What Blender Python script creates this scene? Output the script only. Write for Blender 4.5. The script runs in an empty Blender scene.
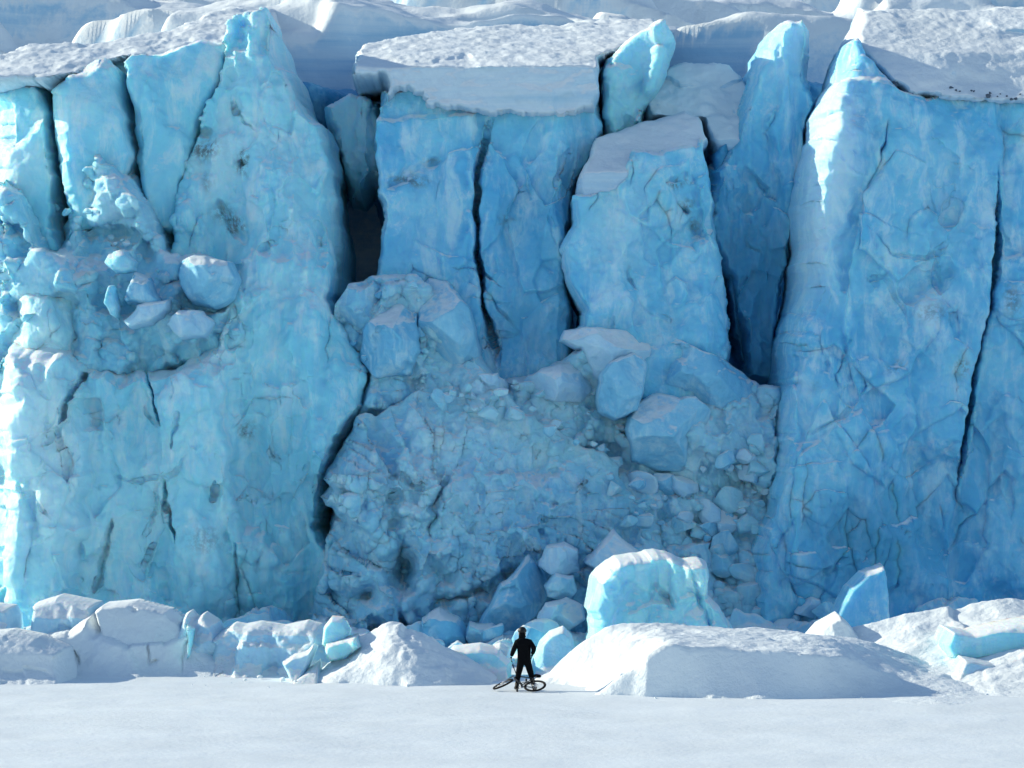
import bpy, bmesh, math, random
import numpy as np
from mathutils import Vector, Matrix, Euler

# ------------------------------------------------------------------ camera, sky, sun, exposure
SC = bpy.context.scene
COL = SC.collection
F_PX, CX, HOR, CAM_H, CAM_D = 3600.0, 512.0, 438.0, 7.0, 100.0
SUN_EL, SUN_AZ = math.radians(22.0), math.radians(21.0)      # azimuth: behind the glacier plane, from the left
cam_d = bpy.data.cameras.new('camera')
cam_d.sensor_width = 36.0
cam_d.lens = F_PX / 1024.0 * 36.0
cam_d.shift_y = (HOR - 384.0) / 1024.0
cam_d.clip_start, cam_d.clip_end = 1.0, 9000.0
cam = bpy.data.objects.new('camera', cam_d)
cam.location = (0.0, -CAM_D, CAM_H)
cam.rotation_euler = (math.radians(90), 0, 0)
COL.objects.link(cam)
SC.camera = cam

world = bpy.data.worlds.new('World')
SC.world = world
world.use_nodes = True
wn = world.node_tree
wn.nodes.clear()
w_out = wn.nodes.new('ShaderNodeOutputWorld')
w_bg = wn.nodes.new('ShaderNodeBackground')
w_sky = wn.nodes.new('ShaderNodeTexSky')
w_sky.sky_type = 'NISHITA'
w_sky.sun_disc = False
w_sky.sun_elevation = SUN_EL
# direction towards the sun
S_DIR = Vector((-math.cos(SUN_AZ) * math.cos(SUN_EL), math.sin(SUN_AZ) * math.cos(SUN_EL), math.sin(SUN_EL)))
w_sky.sun_rotation = math.atan2(S_DIR.x, S_DIR.y)
w_sky.air_density = 1.0
w_sky.dust_density = 0.3
w_sky.ozone_density = 2.0
w_bg.inputs['Strength'].default_value = 0.10
wn.links.new(w_sky.outputs[0], w_bg.inputs[0])
wn.links.new(w_bg.outputs[0], w_out.inputs[0])

sun_d = bpy.data.lights.new('sun', 'SUN')
sun_d.energy = 3.05
sun_d.angle = math.radians(0.5)
sun_d.color = (1.0, 0.91, 0.71)
sun = bpy.data.objects.new('sun', sun_d)
sun.rotation_euler = S_DIR.to_track_quat('Z', 'Y').to_euler()
sun.location = (-60, 40, 60)
COL.objects.link(sun)

SC.view_settings.view_transform = 'Standard'
SC.view_settings.look = 'None'
SC.view_settings.exposure = 0.88
SC.view_settings.gamma = 1.0
SC.view_settings.use_curve_mapping = False
SC.render.engine = 'CYCLES'
SC.cycles.use_denoising = True
SC.cycles.max_bounces = 6
SC.cycles.diffuse_bounces = 4
SC.cycles.glossy_bounces = 2
SC.cycles.transmission_bounces = 2

# ------------------------------------------------------------------ noise
def _h(ix, iy, iz, seed):
    with np.errstate(over='ignore'):
        h = (ix.astype(np.int64) * 374761393 + iy.astype(np.int64) * 668265263 + iz.astype(np.int64) * 2147483647 + seed * 974634777) & 0xFFFFFFFF
        h = ((h ^ (h >> 13)) * 1274126177) & 0xFFFFFFFF
        h = ((h ^ (h >> 16)) * 2246822519) & 0xFFFFFFFF
        h = h ^ (h >> 15)
    return (h & 0xFFFFFF).astype(np.float32) / float(0xFFFFFF)

def vnoise(x, y, z, seed=0):
    ix, iy, iz = np.floor(x), np.floor(y), np.floor(z)
    fx, fy, fz = x - ix, y - iy, z - iz
    fx = fx * fx * (3 - 2 * fx); fy = fy * fy * (3 - 2 * fy); fz = fz * fz * (3 - 2 * fz)
    r = 0
    for a in (0, 1):
        wx = fx if a else 1 - fx
        for b in (0, 1):
            wy = fy if b else 1 - fy
            for c in (0, 1):
                wz = fz if c else 1 - fz
                r = r + wx * wy * wz * _h(ix + a, iy + b, iz + c, seed)
    return r * 2 - 1

def vnoise2(x, y, seed=0):
    ix, iy = np.floor(x), np.floor(y)
    fx, fy = x - ix, y - iy
    fx = fx * fx * (3 - 2 * fx); fy = fy * fy * (3 - 2 * fy)
    z = np.zeros_like(ix)
    return ((1 - fx) * (1 - fy) * _h(ix, iy, z, seed) + fx * (1 - fy) * _h(ix + 1, iy, z, seed)
            + (1 - fx) * fy * _h(ix, iy + 1, z, seed) + fx * fy * _h(ix + 1, iy + 1, z, seed)) * 2 - 1

def fbm2(x, y, octs=4, seed=0, gain=0.5):
    r, a, t = 0, 1.0, 0
    for k in range(octs):
        c, s_ = math.cos(0.6 * k), math.sin(0.6 * k)
        r = r + a * vnoise2((x * c - y * s_) * 2 ** k + 17.3 * k, (x * s_ + y * c) * 2 ** k + 5.1 * k, seed + k)
        t += a; a *= gain
    return r / t

def fbm3(p, scale, octs=4, seed=0, gain=0.5):
    r, a, t = 0, 1.0, 0
    for k in range(octs):
        m = 2 ** k / scale
        r = r + a * vnoise(p[:, 0] * m + 11.7 * k, p[:, 1] * m + 3.3 * k, p[:, 2] * m + 7.9 * k, seed + k)
        t += a; a *= gain
    return r / t

def facets(x, y, seed, tilt=0.5, k=16.0):
    """Broken planes with worn edges: tilted planes of scattered cells, blended where they meet (k large = sharp)."""
    ix, iy = np.floor(x), np.floor(y)
    z = np.zeros_like(ix)
    W = np.zeros(x.shape); Hh = np.zeros(x.shape)
    for a in (-1, 0, 1):
        for b in (-1, 0, 1):
            cx_, cy_ = ix + a, iy + b
            dx = x - (cx_ + 0.1 + 0.8 * _h(cx_, cy_, z, seed)); dy = y - (cy_ + 0.1 + 0.8 * _h(cx_, cy_, z, seed + 1))
            h = (_h(cx_, cy_, z, seed + 2) - 0.5) + tilt * 4 * ((_h(cx_, cy_, z, seed + 3) - 0.5) * dx + (_h(cx_, cy_, z, seed + 4) - 0.5) * dy)
            w = np.exp(-k * (dx * dx + dy * dy)) + 1e-9
            W += w; Hh += w * h
    return Hh / W

def sstep(a, b, x):
    t = np.clip((x - a) / (b - a), 0, 1)
    return t * t * (3 - 2 * t)

# ------------------------------------------------------------------ polygons
def dense_poly(pts, step, jag, seed, closed=True):
    pts = [np.array(p, float) for p in pts]
    out = []
    n = len(pts)
    for i in range(n if closed else n - 1):
        a, b = pts[i], pts[(i + 1) % n]
        k = max(1, int(np.linalg.norm(b - a) / step))
        for j in range(k):
            out.append(a + (b - a) * j / k)
    if not closed:
        out.append(pts[-1])
    P = np.array(out)
    if jag:
        P[:, 0] += jag * fbm2(P[:, 0] / 22.0, P[:, 1] / 22.0, 4, seed, 0.6) * 2
        P[:, 1] += jag * fbm2(P[:, 0] / 22.0 + 50, P[:, 1] / 22.0, 4, seed + 9, 0.6) * 2
    return P

def poly_sdf(U, V, P):
    """signed distance (inside > 0) and the nearest outline point"""
    best = np.full(U.shape, 1e18); nu = np.zeros(U.shape); nv = np.zeros(U.shape)
    inside = np.zeros(U.shape, bool)
    Q = np.roll(P, -1, axis=0)
    for (ax, ay), (bx, by) in zip(P, Q):
        dx, dy = bx - ax, by - ay
        L = dx * dx + dy * dy + 1e-12
        t = np.clip(((U - ax) * dx + (V - ay) * dy) / L, 0, 1)
        qx, qy = ax + t * dx, ay + t * dy
        d = (U - qx) ** 2 + (V - qy) ** 2
        m = d < best
        best = np.where(m, d, best); nu = np.where(m, qx, nu); nv = np.where(m, qy, nv)
        if ay != by:
            c = ((ay > V) != (by > V)) & (U < (bx - ax) * (V - ay) / (by - ay) + ax)
            inside ^= c
    d = np.sqrt(best)
    return np.where(inside, d, -d), nu, nv

def line_dist(U, V, pts):
    best = np.full(U.shape, 1e18); tt = np.zeros(U.shape)
    seg = [math.hypot(b[0] - a[0], b[1] - a[1]) for a, b in zip(pts, pts[1:])]
    tot = sum(seg); acc = 0
    for (a, b), L in zip(zip(pts, pts[1:]), seg):
        dx, dy = b[0] - a[0], b[1] - a[1]
        t = np.clip(((U - a[0]) * dx + (V - a[1]) * dy) / (L * L + 1e-9), 0, 1)
        d = (U - a[0] - t * dx) ** 2 + (V - a[1] - t * dy) ** 2
        m = d < best
        best = np.where(m, d, best); tt = np.where(m, (acc + t * L) / tot, tt)
        acc += L
    return np.sqrt(best), tt

# ------------------------------------------------------------------ relief features: f(U, V, sdf, s) -> metres added to the depth
def crack(pts, w, dep, taper=0.12, warp=3.0):
    def f(U, V, sd, s):
        Uw = U + warp * fbm2(U / 14, V / 14, 3, 31)
        Vw = V + warp * fbm2(U / 14, V / 14, 3, 47)
        d, t = line_dist(Uw, Vw, pts)
        e = np.minimum(sstep(0, taper, t), sstep(0, taper, 1 - t)) if taper else 1.0
        return dep * np.exp(-(d / (w * (0.35 + 0.65 * e))) ** 2) * e
    return f
def tilt(u0, v0, a, b):
    return lambda U, V, sd, s: a * (U - u0) / s + b * (v0 - V) / s
def lean(v0, b):            # leans back only above the row v0
    return lambda U, V, sd, s: b * np.maximum(0, v0 - V) / s
def turn(u0, a):            # turns away right (a > 0) of u0
    return lambda U, V, sd, s: a * np.maximum(0, U - u0) / s
def fac(sc, amp, seed, sx=1.0, sz=1.0, tl=0.5, k=16.0, rot=0.0):
    def f(U, V, sd, s):
        x, z = U / s, V / s
        c, q = math.cos(rot), math.sin(rot)
        x, z = x * c - z * q, x * q + z * c
        xw = x + 0.45 * sc * fbm2(x / sc * 1.1, z / sc * 1.1, 5, seed + 70, 0.6)
        zw = z + 0.45 * sc * fbm2(x / sc * 1.1 + 9, z / sc * 1.1, 5, seed + 80, 0.6)
        return amp * 1.25 * facets(xw / (sc * sx), zw / (sc * sz), seed, tl, k)
    return f
def fb(sc, amp, seed, octs=4, sx=1.0, sz=1.0, gain=0.5, ridged=False):
    def f(U, V, sd, s):
        n = fbm2(U / s / (sc * sx), V / s / (sc * sz), octs, seed, gain)
        return amp * (1 - 2 * np.abs(n) if ridged else n)
    return f
def rise(poly, amt, w, jag=4, seed=5):
    P = dense_poly(poly, 6, jag, seed)
    return lambda U, V, sd, s: -amt * sstep(-w, w, poly_sdf(U, V, P)[0])
def dome(poly, amt, w, jag=4, seed=5):   # rounded swelling inside the polygon
    P = dense_poly(poly, 6, jag, seed)
    def f(U, V, sd, s):
        t = np.clip(poly_sdf(U, V, P)[0] / w, 0, 1)
        return -amt * np.sqrt(1 - (1 - t) ** 2)
    return f
def blob(u, v, ru, rv, amt):
    return lambda U, V, sd, s: -amt * np.exp(-((U - u) / ru) ** 2 - ((V - v) / rv) ** 2)
def cracks(n, box, seed, length=(25, 90), w=(0.9, 1.4), dep=(0.06, 0.26), steep=1.0):
    """hairline fractures wandering down the face"""
    r = random.Random(seed); fs = []
    for k in range(n):
        u, v = r.uniform(box[0], box[2]), r.uniform(box[1], box[3])
        a = math.pi / 2 + r.gauss(0, 0.35) if r.random() < 0.75 * steep else r.uniform(0, math.pi)
        L = r.uniform(*length); pts = [(u, v)]
        for q in range(6):
            a += r.gauss(0, 0.3)
            u += math.cos(a) * L / 6; v += math.sin(a) * L / 6
            pts.append((u, v))
        fs.append(crack(pts, r.uniform(*w), r.uniform(*dep), 0.4, 4.0))
    def f(U, V, sd, s):
        y = 0
        for g in fs: y = y + g(U, V, sd, s)
        return y
    return f
def spalls(n, box, seed, size=(18, 60), amt=(0.12, 0.4), tall=1.6):
    """scars where plates of ice have broken off, and plates that still stand proud: a slanted step with a crisp edge on one side"""
    r = random.Random(seed); items = []
    for k in range(n):
        u, v = r.uniform(box[0], box[2]), r.uniform(box[1], box[3]); R = r.uniform(*size)
        m = r.randint(5, 7); ph = r.uniform(0, 6.28)
        pts = [(u + R * r.uniform(0.55, 1.1) * math.cos(ph + 6.283 * i / m), v + tall * R * r.uniform(0.55, 1.1) * math.sin(ph + 6.283 * i / m)) for i in range(m)]
        items.append((dense_poly(pts, 7, 2.2, seed + k), r.uniform(*amt) * r.choice((-1, 1)), r.uniform(0, 6.283), R, u, v))
    def f(U, V, sd, s):
        y = np.zeros_like(U)
        for P, a, th, R, u, v in items:
            m = (U > u - 2 * R) & (U < u + 2 * R) & (V > v - 3 * R) & (V < v + 3 * R)
            if not m.any(): continue
            d = poly_sdf(U[m], V[m], P)[0]
            g = np.clip(0.5 + 0.5 * (math.cos(th) * (U[m] - u) + math.sin(th) * (V[m] - v) / tall) / R, 0, 1)
            y[m] += a * sstep(-1.2, 1.6, d) * g
        return y
    return f
def gem(u, v, R, seed, n=7):      # cleaved block: several slanting planes round a centre
    r = random.Random(seed); ph = r.uniform(0, 6.283); pl = []
    for i in range(n):
        th = ph + 6.283 * (i + r.uniform(-0.3, 0.3)) / n; m = r.uniform(0.3, 1.9)
        k = r.uniform(0.02, 0.6) * R
        pl.append((u + math.cos(th) * k, v + math.sin(th) * k, m * math.cos(th), -m * math.sin(th), 0.0))
    pl.append((u, v, r.uniform(-0.2, 0.2), r.uniform(-0.1, 0.3), 0.0))
    return planes(*pl)
def skirt(v0, amt, w):
    return lambda U, V, sd, s: -amt * np.exp(-np.maximum(v0 - V, 0) / w)
def planes(*pl):            # a cut block: the hindmost of several planes (u, v, a, b, offset)
    def f(U, V, sd, s):
        r = None
        for (u, v, a, b, o) in pl:
            h = o + a * (U - u) / s + b * (v - V) / s
            r = h if r is None else np.maximum(r, h)
        return r
    return f

# ------------------------------------------------------------------ objects
def tag(o, label=None, cat=None, group=None, kind=None):
    if label: o['label'] = label
    if cat: o['category'] = cat
    if group: o['group'] = group
    if kind: o['kind'] = kind
    return o

def mesh_obj(name, verts, faces, mat, parent=None, smooth=True, loc=None, flat_from=None):
    """verts in world metres; the object's origin goes to the base of the thing (or to its parent's origin)"""
    V = np.asarray(verts, float)
    if parent is not None:
        org = np.array(parent.get('_org', (0, 0, 0)), float)
    else:
        org = np.array(loc) if loc is not None else np.array([(V[:, 0].min() + V[:, 0].max()) / 2, (V[:, 1].min() + V[:, 1].max()) / 2, V[:, 2].min()])
    me = bpy.data.meshes.new(name)
    me.from_pydata((V - org).tolist(), [], faces if isinstance(faces, list) else faces.tolist())
    me.update()
    if smooth:
        sm = np.ones(len(me.polygons), bool)
        if flat_from is not None: sm[flat_from:] = False
        me.polygons.foreach_set('use_smooth', sm)
    me.materials.append(mat)
    o = bpy.data.objects.new(name, me)
    COL.objects.link(o)
    if parent is not None:
        o.parent = parent
    else:
        o.location = org
        ORG[o.name] = org
    return o
ORG = {}
class Org(dict): pass

FAR = 9.0                        # everything of the glacier front stands this much farther off than its sketch distance
def far(D): return D + FAR * min(max((D - 109.5) / 5.5, 0.0), 1.0)
def wx(u, D): return (u - CX) * D / F_PX
def wz(v, D): return CAM_H + (HOR - v) * D / F_PX

def leaned(outline, D, back):
    """outline of a body that leans back: its upper parts stand farther off and so are larger than they look"""
    D = far(D)
    return [(CX + (u - CX) * (D + back(v)) / D, HOR + (v - HOR) * (D + back(v)) / D) for u, v in outline]
SURF = {}
def surf_y(key, u, v):
    """depth D of an already built relief at a photo position"""
    u0, v0, res, Dm = SURF[key]
    i = int(np.clip(round((v - v0) / res), 0, Dm.shape[0] - 1)); j = int(np.clip(round((u - u0) / res), 0, Dm.shape[1] - 1))
    return float(Dm[i, j])

def relief(name, outline, D, thick, mat, feats=(), edge=14, prof=2.0, res=1.5, jag=2.0, seed=1, fine=((0.5, 0.06, 4),), parent=None, key=None, fade=6, back=True, stains=(), tones=(), wob=0.35, edge_mul=None):
    """A body of ice or snow: the outline at its own distance D and real size, rounded back over `thick` metres to a closed rear."""
    shift = far(D) - D
    D = far(D)
    s = F_PX / D
    P = dense_poly(outline, 5, jag, seed)
    u0, v0 = P.min(0) - 1.5 * res; u1, v1 = P.max(0) + 1.5 * res
    nu_, nv_ = int((u1 - u0) / res) + 2, int((v1 - v0) / res) + 2
    U, V = np.meshgrid(u0 + res * np.arange(nu_), v0 + res * np.arange(nv_))
    sd, qu, qv = poly_sdf(U, V, P)
    e = edge if isinstance(edge, (tuple, list)) else (edge,) * 4        # left, right, top, bottom
    dx, dy = (qu - U), (qv - V)
    n = np.abs(dx) + np.abs(dy) + 1e-9
    ew = (np.where(dx < 0, e[0], e[1]) * np.abs(dx) + np.where(dy < 0, e[2], e[3]) * np.abs(dy)) / n
    ew = ew * (1 + wob * fbm2(U / 40, V / 40, 3, seed + 3))
    if edge_mul: ew = ew * edge_mul(U, V)
    t = np.clip(sd / np.maximum(ew, 1), 0, 1)
    prf = (1 - (1 - t) ** prof) ** (1.0 / prof)
    y = np.zeros_like(U)
    for f in feats:
        y = y + f(U, V, sd, s)
    y = np.clip(y, -thick * 3, None)
    thick = max(thick, float(y[sd > 0].max()) + 0.6)
    Y = (D - CAM_D) + y + (thick - y) * (1 - prf)
    keep = sd > -res * 1.05
    snap = keep & (sd < 0)
    Us, Vs = np.where(snap, qu, U), np.where(snap, qv, V)
    Yb = (D - CAM_D) + thick
    Y = np.where(snap, Yb, Y)
    if key:
        SURF[key] = (u0, v0, res, Y + CAM_D - shift)
    idx = np.full(U.shape, -1); idx[keep] = np.arange(keep.sum())
    verts = np.stack([wx(Us, D)[keep], Y[keep], wz(Vs, D)[keep]], 1)
    a, b, c, d = idx[:-1, :-1], idx[:-1, 1:], idx[1:, 1:], idx[1:, :-1]
    pos = sd > 0
    any_in = pos[:-1, :-1] | pos[:-1, 1:] | pos[1:, 1:] | pos[1:, :-1]
    ok = (a >= 0) & (b >= 0) & (c >= 0) & (d >= 0) & any_in
    faces = np.stack([a[ok], d[ok], c[ok], b[ok]], 1)
    # vertex normals
    A, B, Cc, Dd = (verts[faces[:, k]] for k in range(4))
    fn = np.cross(Cc - A, Dd - B)
    vn = np.zeros_like(verts)
    for k in range(4):
        np.add.at(vn, faces[:, k], fn)
    vn /= np.linalg.norm(vn, axis=1, keepdims=True) + 1e-12
    if vn[:, 1].mean() > 0: vn = -vn; faces = faces[:, ::-1]
    mm = sstep(0, 4, sd[keep])
    dsp = np.zeros(len(verts))
    for (sc, amp, oc) in fine:
        dsp += amp * fbm3(verts, sc, oc, seed + 40, 0.55)
    verts = verts + vn * (dsp * mm)[:, None]
    fl = faces.tolist()
    if back:
        e_ = np.concatenate([faces[:, [0, 1]], faces[:, [1, 2]], faces[:, [2, 3]], faces[:, [3, 0]]])
        cnt = {}
        es = set(map(tuple, e_.tolist()))
        nxt = {i: j for (i, j) in es if (j, i) not in es}
        while nxt:
            i0, j = nxt.popitem()
            loop = [i0]; good = True
            while j != i0:
                loop.append(j)
                if j not in nxt: good = False; break
                j = nxt.pop(j)
            if good and len(loop) > 2:
                # a second ring sunk behind, then the rear face: the body is closed
                fl.append(loop[::-1])
    # drop unused vertices
    used = np.zeros(len(verts), bool); used[faces.ravel()] = True
    remap = np.cumsum(used) - 1
    fl = [[int(remap[i]) for i in f] for f in fl]
    o = mesh_obj(name, verts[used], fl, mat, parent, flat_from=len(faces))
    for nm, lst in (('silt', stains), ('bubbly_and_shade', tones)):      # silt caught in the ice; bubble-rich (white) against blue ice, plus painted lit edges and recess shade
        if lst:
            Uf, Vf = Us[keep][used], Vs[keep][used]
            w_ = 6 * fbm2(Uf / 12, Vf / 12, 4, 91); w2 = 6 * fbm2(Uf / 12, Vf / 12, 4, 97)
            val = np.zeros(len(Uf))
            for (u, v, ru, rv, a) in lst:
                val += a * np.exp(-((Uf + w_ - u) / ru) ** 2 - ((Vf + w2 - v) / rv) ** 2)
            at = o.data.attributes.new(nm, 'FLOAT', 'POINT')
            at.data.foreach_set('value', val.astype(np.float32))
    return o

def child_org(parent):
    parent['_org'] = [float(x) for x in ORG[parent.name]]

def boulder_mesh(seed, cuts=16, sub=4, rough=0.03, lo=0.38, hi=0.8):
    rs = np.random.RandomState(seed)
    bm = bmesh.new()
    bmesh.ops.create_icosphere(bm, subdivisions=sub, radius=1.0)
    v = np.array([x.co[:] for x in bm.verts]); f = [[q.index for q in p.verts] for p in bm.faces]
    bm.free()
    for k in range(cuts):
        n = rs.normal(size=3); n /= np.linalg.norm(n)
        d = rs.uniform(lo, hi)
        ex = v @ n - d
        v = v - np.clip(ex, 0, None)[:, None] * n * 0.97
    v = v + v * (rough * fbm3(v + seed * 3.1, 0.5, 4, seed, 0.6))[:, None]
    return v / np.abs(v).max(0), f

def boulder(name, u, v, w, h, D, mat, seed, depth=None, rot=0.0, cuts=16, sub=4, rough=0.05, lo=0.38, hi=0.8):
    """an angular chunk of ice centred on a photo position, w x h pixels, at distance D"""
    D = far(D)
    s = F_PX / D
    vt, f = boulder_mesh(seed, cuts, sub, rough, lo, hi)
    rx, rz = w / 2 / s, h / 2 / s
    ry = depth / 2 if depth else (rx + rz) / 2
    vt = vt * np.array([rx, ry, rz])
    c, q = math.cos(rot), math.sin(rot)
    vt = np.stack([vt[:, 0] * c - vt[:, 2] * q, vt[:, 1], vt[:, 0] * q + vt[:, 2] * c], 1)
    vt = vt + np.array([wx(u, D), D - CAM_D, wz(v, D)])
    return mesh_obj(name, vt, f, mat)

# ------------------------------------------------------------------ materials
def nn(nt, typ, **kw):
    n = nt.nodes.new(typ)
    for k, v in kw.items():
        setattr(n, k, v)
    return n

def noise_node(nt, vec, scale, detail=5, rough=0.55, dist=0.0):
    n = nn(nt, 'ShaderNodeTexNoise')
    n.inputs['Scale'].default_value = scale
    n.inputs['Detail'].default_value = detail
    n.inputs['Roughness'].default_value = rough
    n.inputs['Distortion'].default_value = dist
    nt.links.new(vec, n.inputs['Vector'])
    return n.outputs['Fac']

def remap(nt, val, a, b, lo=0.0, hi=1.0):
    n = nn(nt, 'ShaderNodeMapRange')
    n.interpolation_type = 'SMOOTHSTEP'
    for k, x in zip(('From Min', 'From Max', 'To Min', 'To Max'), (a, b, lo, hi)):
        n.inputs[k].default_value = x
    nt.links.new(val, n.inputs['Value'])
    return n.outputs['Result']

def mixc(nt, fac, a, b):
    n = nn(nt, 'ShaderNodeMix', data_type='RGBA')
    for sock, x in ((n.inputs[0], fac), (n.inputs[6], a), (n.inputs[7], b)):
        if isinstance(x, (int, float)): sock.default_value = x
        elif isinstance(x, tuple): sock.default_value = (*x, 1)
        else: nt.links.new(x, sock)
    return n.outputs[2]

def math_node(nt, op, a, b):
    n = nn(nt, 'ShaderNodeMath', operation=op)
    for sock, x in ((n.inputs[0], a), (n.inputs[1], b)):
        if isinstance(x, (int, float)): sock.default_value = x
        else: nt.links.new(x, sock)
    return n.outputs[0]

SNOW = (0.78, 0.85, 0.88)

def ice_mat(name, deep, mid, pale, frost=0.35, snow=True, dirt=0.15, sss=0.35, bump=0.5, snow_at=0.62):
    m = bpy.data.materials.new(name)
    m.use_nodes = True
    nt = m.node_tree
    bs = nt.nodes['Principled BSDF']
    geo = nn(nt, 'ShaderNodeNewGeometry')
    pos = geo.outputs['Position']
    mp = nn(nt, 'ShaderNodeMapping'); nt.links.new(pos, mp.inputs['Vector']); mp.inputs['Scale'].default_value = (1, 1, 0.3)
    big = noise_node(nt, pos, 0.16, 5, 0.6, 0.6)
    med = noise_node(nt, pos, 0.9, 6, 0.62, 0.6)
    streak = noise_node(nt, mp.outputs[0], 1.6, 6, 0.65, 0.5)
    finen = noise_node(nt, pos, 5.0, 6, 0.7)
    c = mixc(nt, remap(nt, big, 0.40, 0.60), deep, mid)
    c = mixc(nt, remap(nt, streak, 0.45, 0.66, 0, 0.8), c, pale)
    c = mixc(nt, remap(nt, med, 0.56, 0.36, 0, 0.45), c, deep)
    # rime and crumbled ice stuck on the surface
    fr = math_node(nt, 'MULTIPLY', remap(nt, med, 0.50, 0.70), remap(nt, finen, 0.40, 0.62))
    c = mixc(nt, math_node(nt, 'MULTIPLY', fr, frost), c, (0.64, 0.82, 0.91))
    # silt caught in the ice
    dn = noise_node(nt, mp.outputs[0], 0.45, 6, 0.68, 1.2)
    dd = math_node(nt, 'MULTIPLY', remap(nt, dn, 0.62, 0.78), remap(nt, finen, 0.45, 0.65))
    c = mixc(nt, math_node(nt, 'MULTIPLY', dd, dirt * 2.2), c, (0.10, 0.20, 0.26))
    bub_shade = nn(nt, 'ShaderNodeAttribute', attribute_name='bubbly_and_shade').outputs['Fac']  # bubble whiteness together with light and shade painted into the ice colour
    c = mixc(nt, math_node(nt, 'MULTIPLY', remap(nt, bub_shade, 0.0, 1.0), 0.8), c, tuple(min(0.95, x * 0.55 + y_ * 0.45) for x, y_ in zip(pale, (0.7, 0.92, 0.95))))
    c = mixc(nt, math_node(nt, 'MULTIPLY', remap(nt, bub_shade, 0.0, -1.0), 0.8), c, tuple(x * 0.72 for x in deep))
    silt = nn(nt, 'ShaderNodeAttribute', attribute_name='silt').outputs['Fac']
    c = mixc(nt, math_node(nt, 'MULTIPLY', math_node(nt, 'MULTIPLY', remap(nt, silt, 0.05, 0.9), remap(nt, finen, 0.38, 0.6)), 0.8), c, (0.13, 0.15, 0.15))
    if snow:
        sep = nn(nt, 'ShaderNodeSeparateXYZ'); nt.links.new(geo.outputs['Normal'], sep.inputs[0])
        nz = math_node(nt, 'ADD', sep.outputs[2], math_node(nt, 'MULTIPLY', math_node(nt, 'SUBTRACT', finen, 0.5), 0.35))
        c = mixc(nt, remap(nt, nz, snow_at - 0.14, snow_at + 0.12), c, SNOW)
    nt.links.new(c, bs.inputs['Base Color'])
    bs.inputs['Roughness'].default_value = 0.48
    bs.inputs['Specular IOR Level'].default_value = 0.35
    bs.inputs['IOR'].default_value = 1.31
    bs.inputs['Subsurface Weight'].default_value = sss
    bs.inputs['Subsurface Radius'].default_value = (0.12, 0.55, 1.0)
    bs.inputs['Subsurface Scale'].default_value = 0.7
    h1 = noise_node(nt, pos, 3.2, 7, 0.68, 0.3)
    vo = nn(nt, 'ShaderNodeTexVoronoi'); vo.feature = 'F1'; vo.inputs['Scale'].default_value = 2.6
    nt.links.new(pos, vo.inputs['Vector'])
    hh = math_node(nt, 'ADD', h1, math_node(nt, 'MULTIPLY', vo.outputs['Distance'], 0.35))
    bp = nn(nt, 'ShaderNodeBump'); bp.inputs['Strength'].default_value = bump; bp.inputs['Distance'].default_value = 0.22
    nt.links.new(hh, bp.inputs['Height']); nt.links.new(bp.outputs[0], bs.inputs['Normal'])
    return m

def snow_mat(name, col=SNOW, bump=0.35, sc=6.0, dist=0.06, lump=0.0, tint=None):
    m = bpy.data.materials.new(name)
    m.use_nodes = True
    nt = m.node_tree
    bs = nt.nodes['Principled BSDF']
    geo = nn(nt, 'ShaderNodeNewGeometry'); pos = geo.outputs['Position']
    n1 = noise_node(nt, pos, sc, 6, 0.65)
    n2 = noise_node(nt, pos, 0.35, 4, 0.5)
    c = mixc(nt, remap(nt, n2, 0.3, 0.7), tuple(x * 0.93 for x in col), col)
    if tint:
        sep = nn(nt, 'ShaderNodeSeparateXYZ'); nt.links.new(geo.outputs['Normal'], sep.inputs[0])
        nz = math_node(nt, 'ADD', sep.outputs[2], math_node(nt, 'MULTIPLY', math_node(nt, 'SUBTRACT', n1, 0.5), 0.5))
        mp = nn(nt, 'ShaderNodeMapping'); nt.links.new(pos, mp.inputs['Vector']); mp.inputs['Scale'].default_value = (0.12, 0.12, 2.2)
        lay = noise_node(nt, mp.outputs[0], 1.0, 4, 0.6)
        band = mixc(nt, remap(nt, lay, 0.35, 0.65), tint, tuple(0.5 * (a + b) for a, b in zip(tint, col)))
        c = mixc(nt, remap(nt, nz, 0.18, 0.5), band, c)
    nt.links.new(c, bs.inputs['Base Color'])
    bs.inputs['Roughness'].default_value = 0.7
    bs.inputs['Specular IOR Level'].default_value = 0.25
    h = n1
    if lump:
        mu = noise_node(nt, pos, 1.6, 5, 0.6)
        h = math_node(nt, 'ADD', n1, math_node(nt, 'MULTIPLY', mu, lump))
    bp = nn(nt, 'ShaderNodeBump'); bp.inputs['Strength'].default_value = bump; bp.inputs['Distance'].default_value = dist
    nt.links.new(h, bp.inputs['Height']); nt.links.new(bp.outputs[0], bs.inputs['Normal'])
    return m

def plain_mat(name, col, rough=0.6, metal=0.0, var=0.25, sc=30):
    m = bpy.data.materials.new(name)
    m.use_nodes = True
    nt = m.node_tree
    bs = nt.nodes['Principled BSDF']
    tc = nn(nt, 'ShaderNodeTexCoord')
    n1 = noise_node(nt, tc.outputs['Object'], sc, 4)
    c = mixc(nt, n1, tuple(x * (1 - var) for x in col), tuple(min(1, x * (1 + var)) for x in col))
    nt.links.new(c, bs.inputs['Base Color'])
    bs.inputs['Roughness'].default_value = rough
    bs.inputs['Specular IOR Level'].default_value = 0.08 if rough > 0.6 else 0.3
    bs.inputs['Metallic'].default_value = metal
    return m

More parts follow.
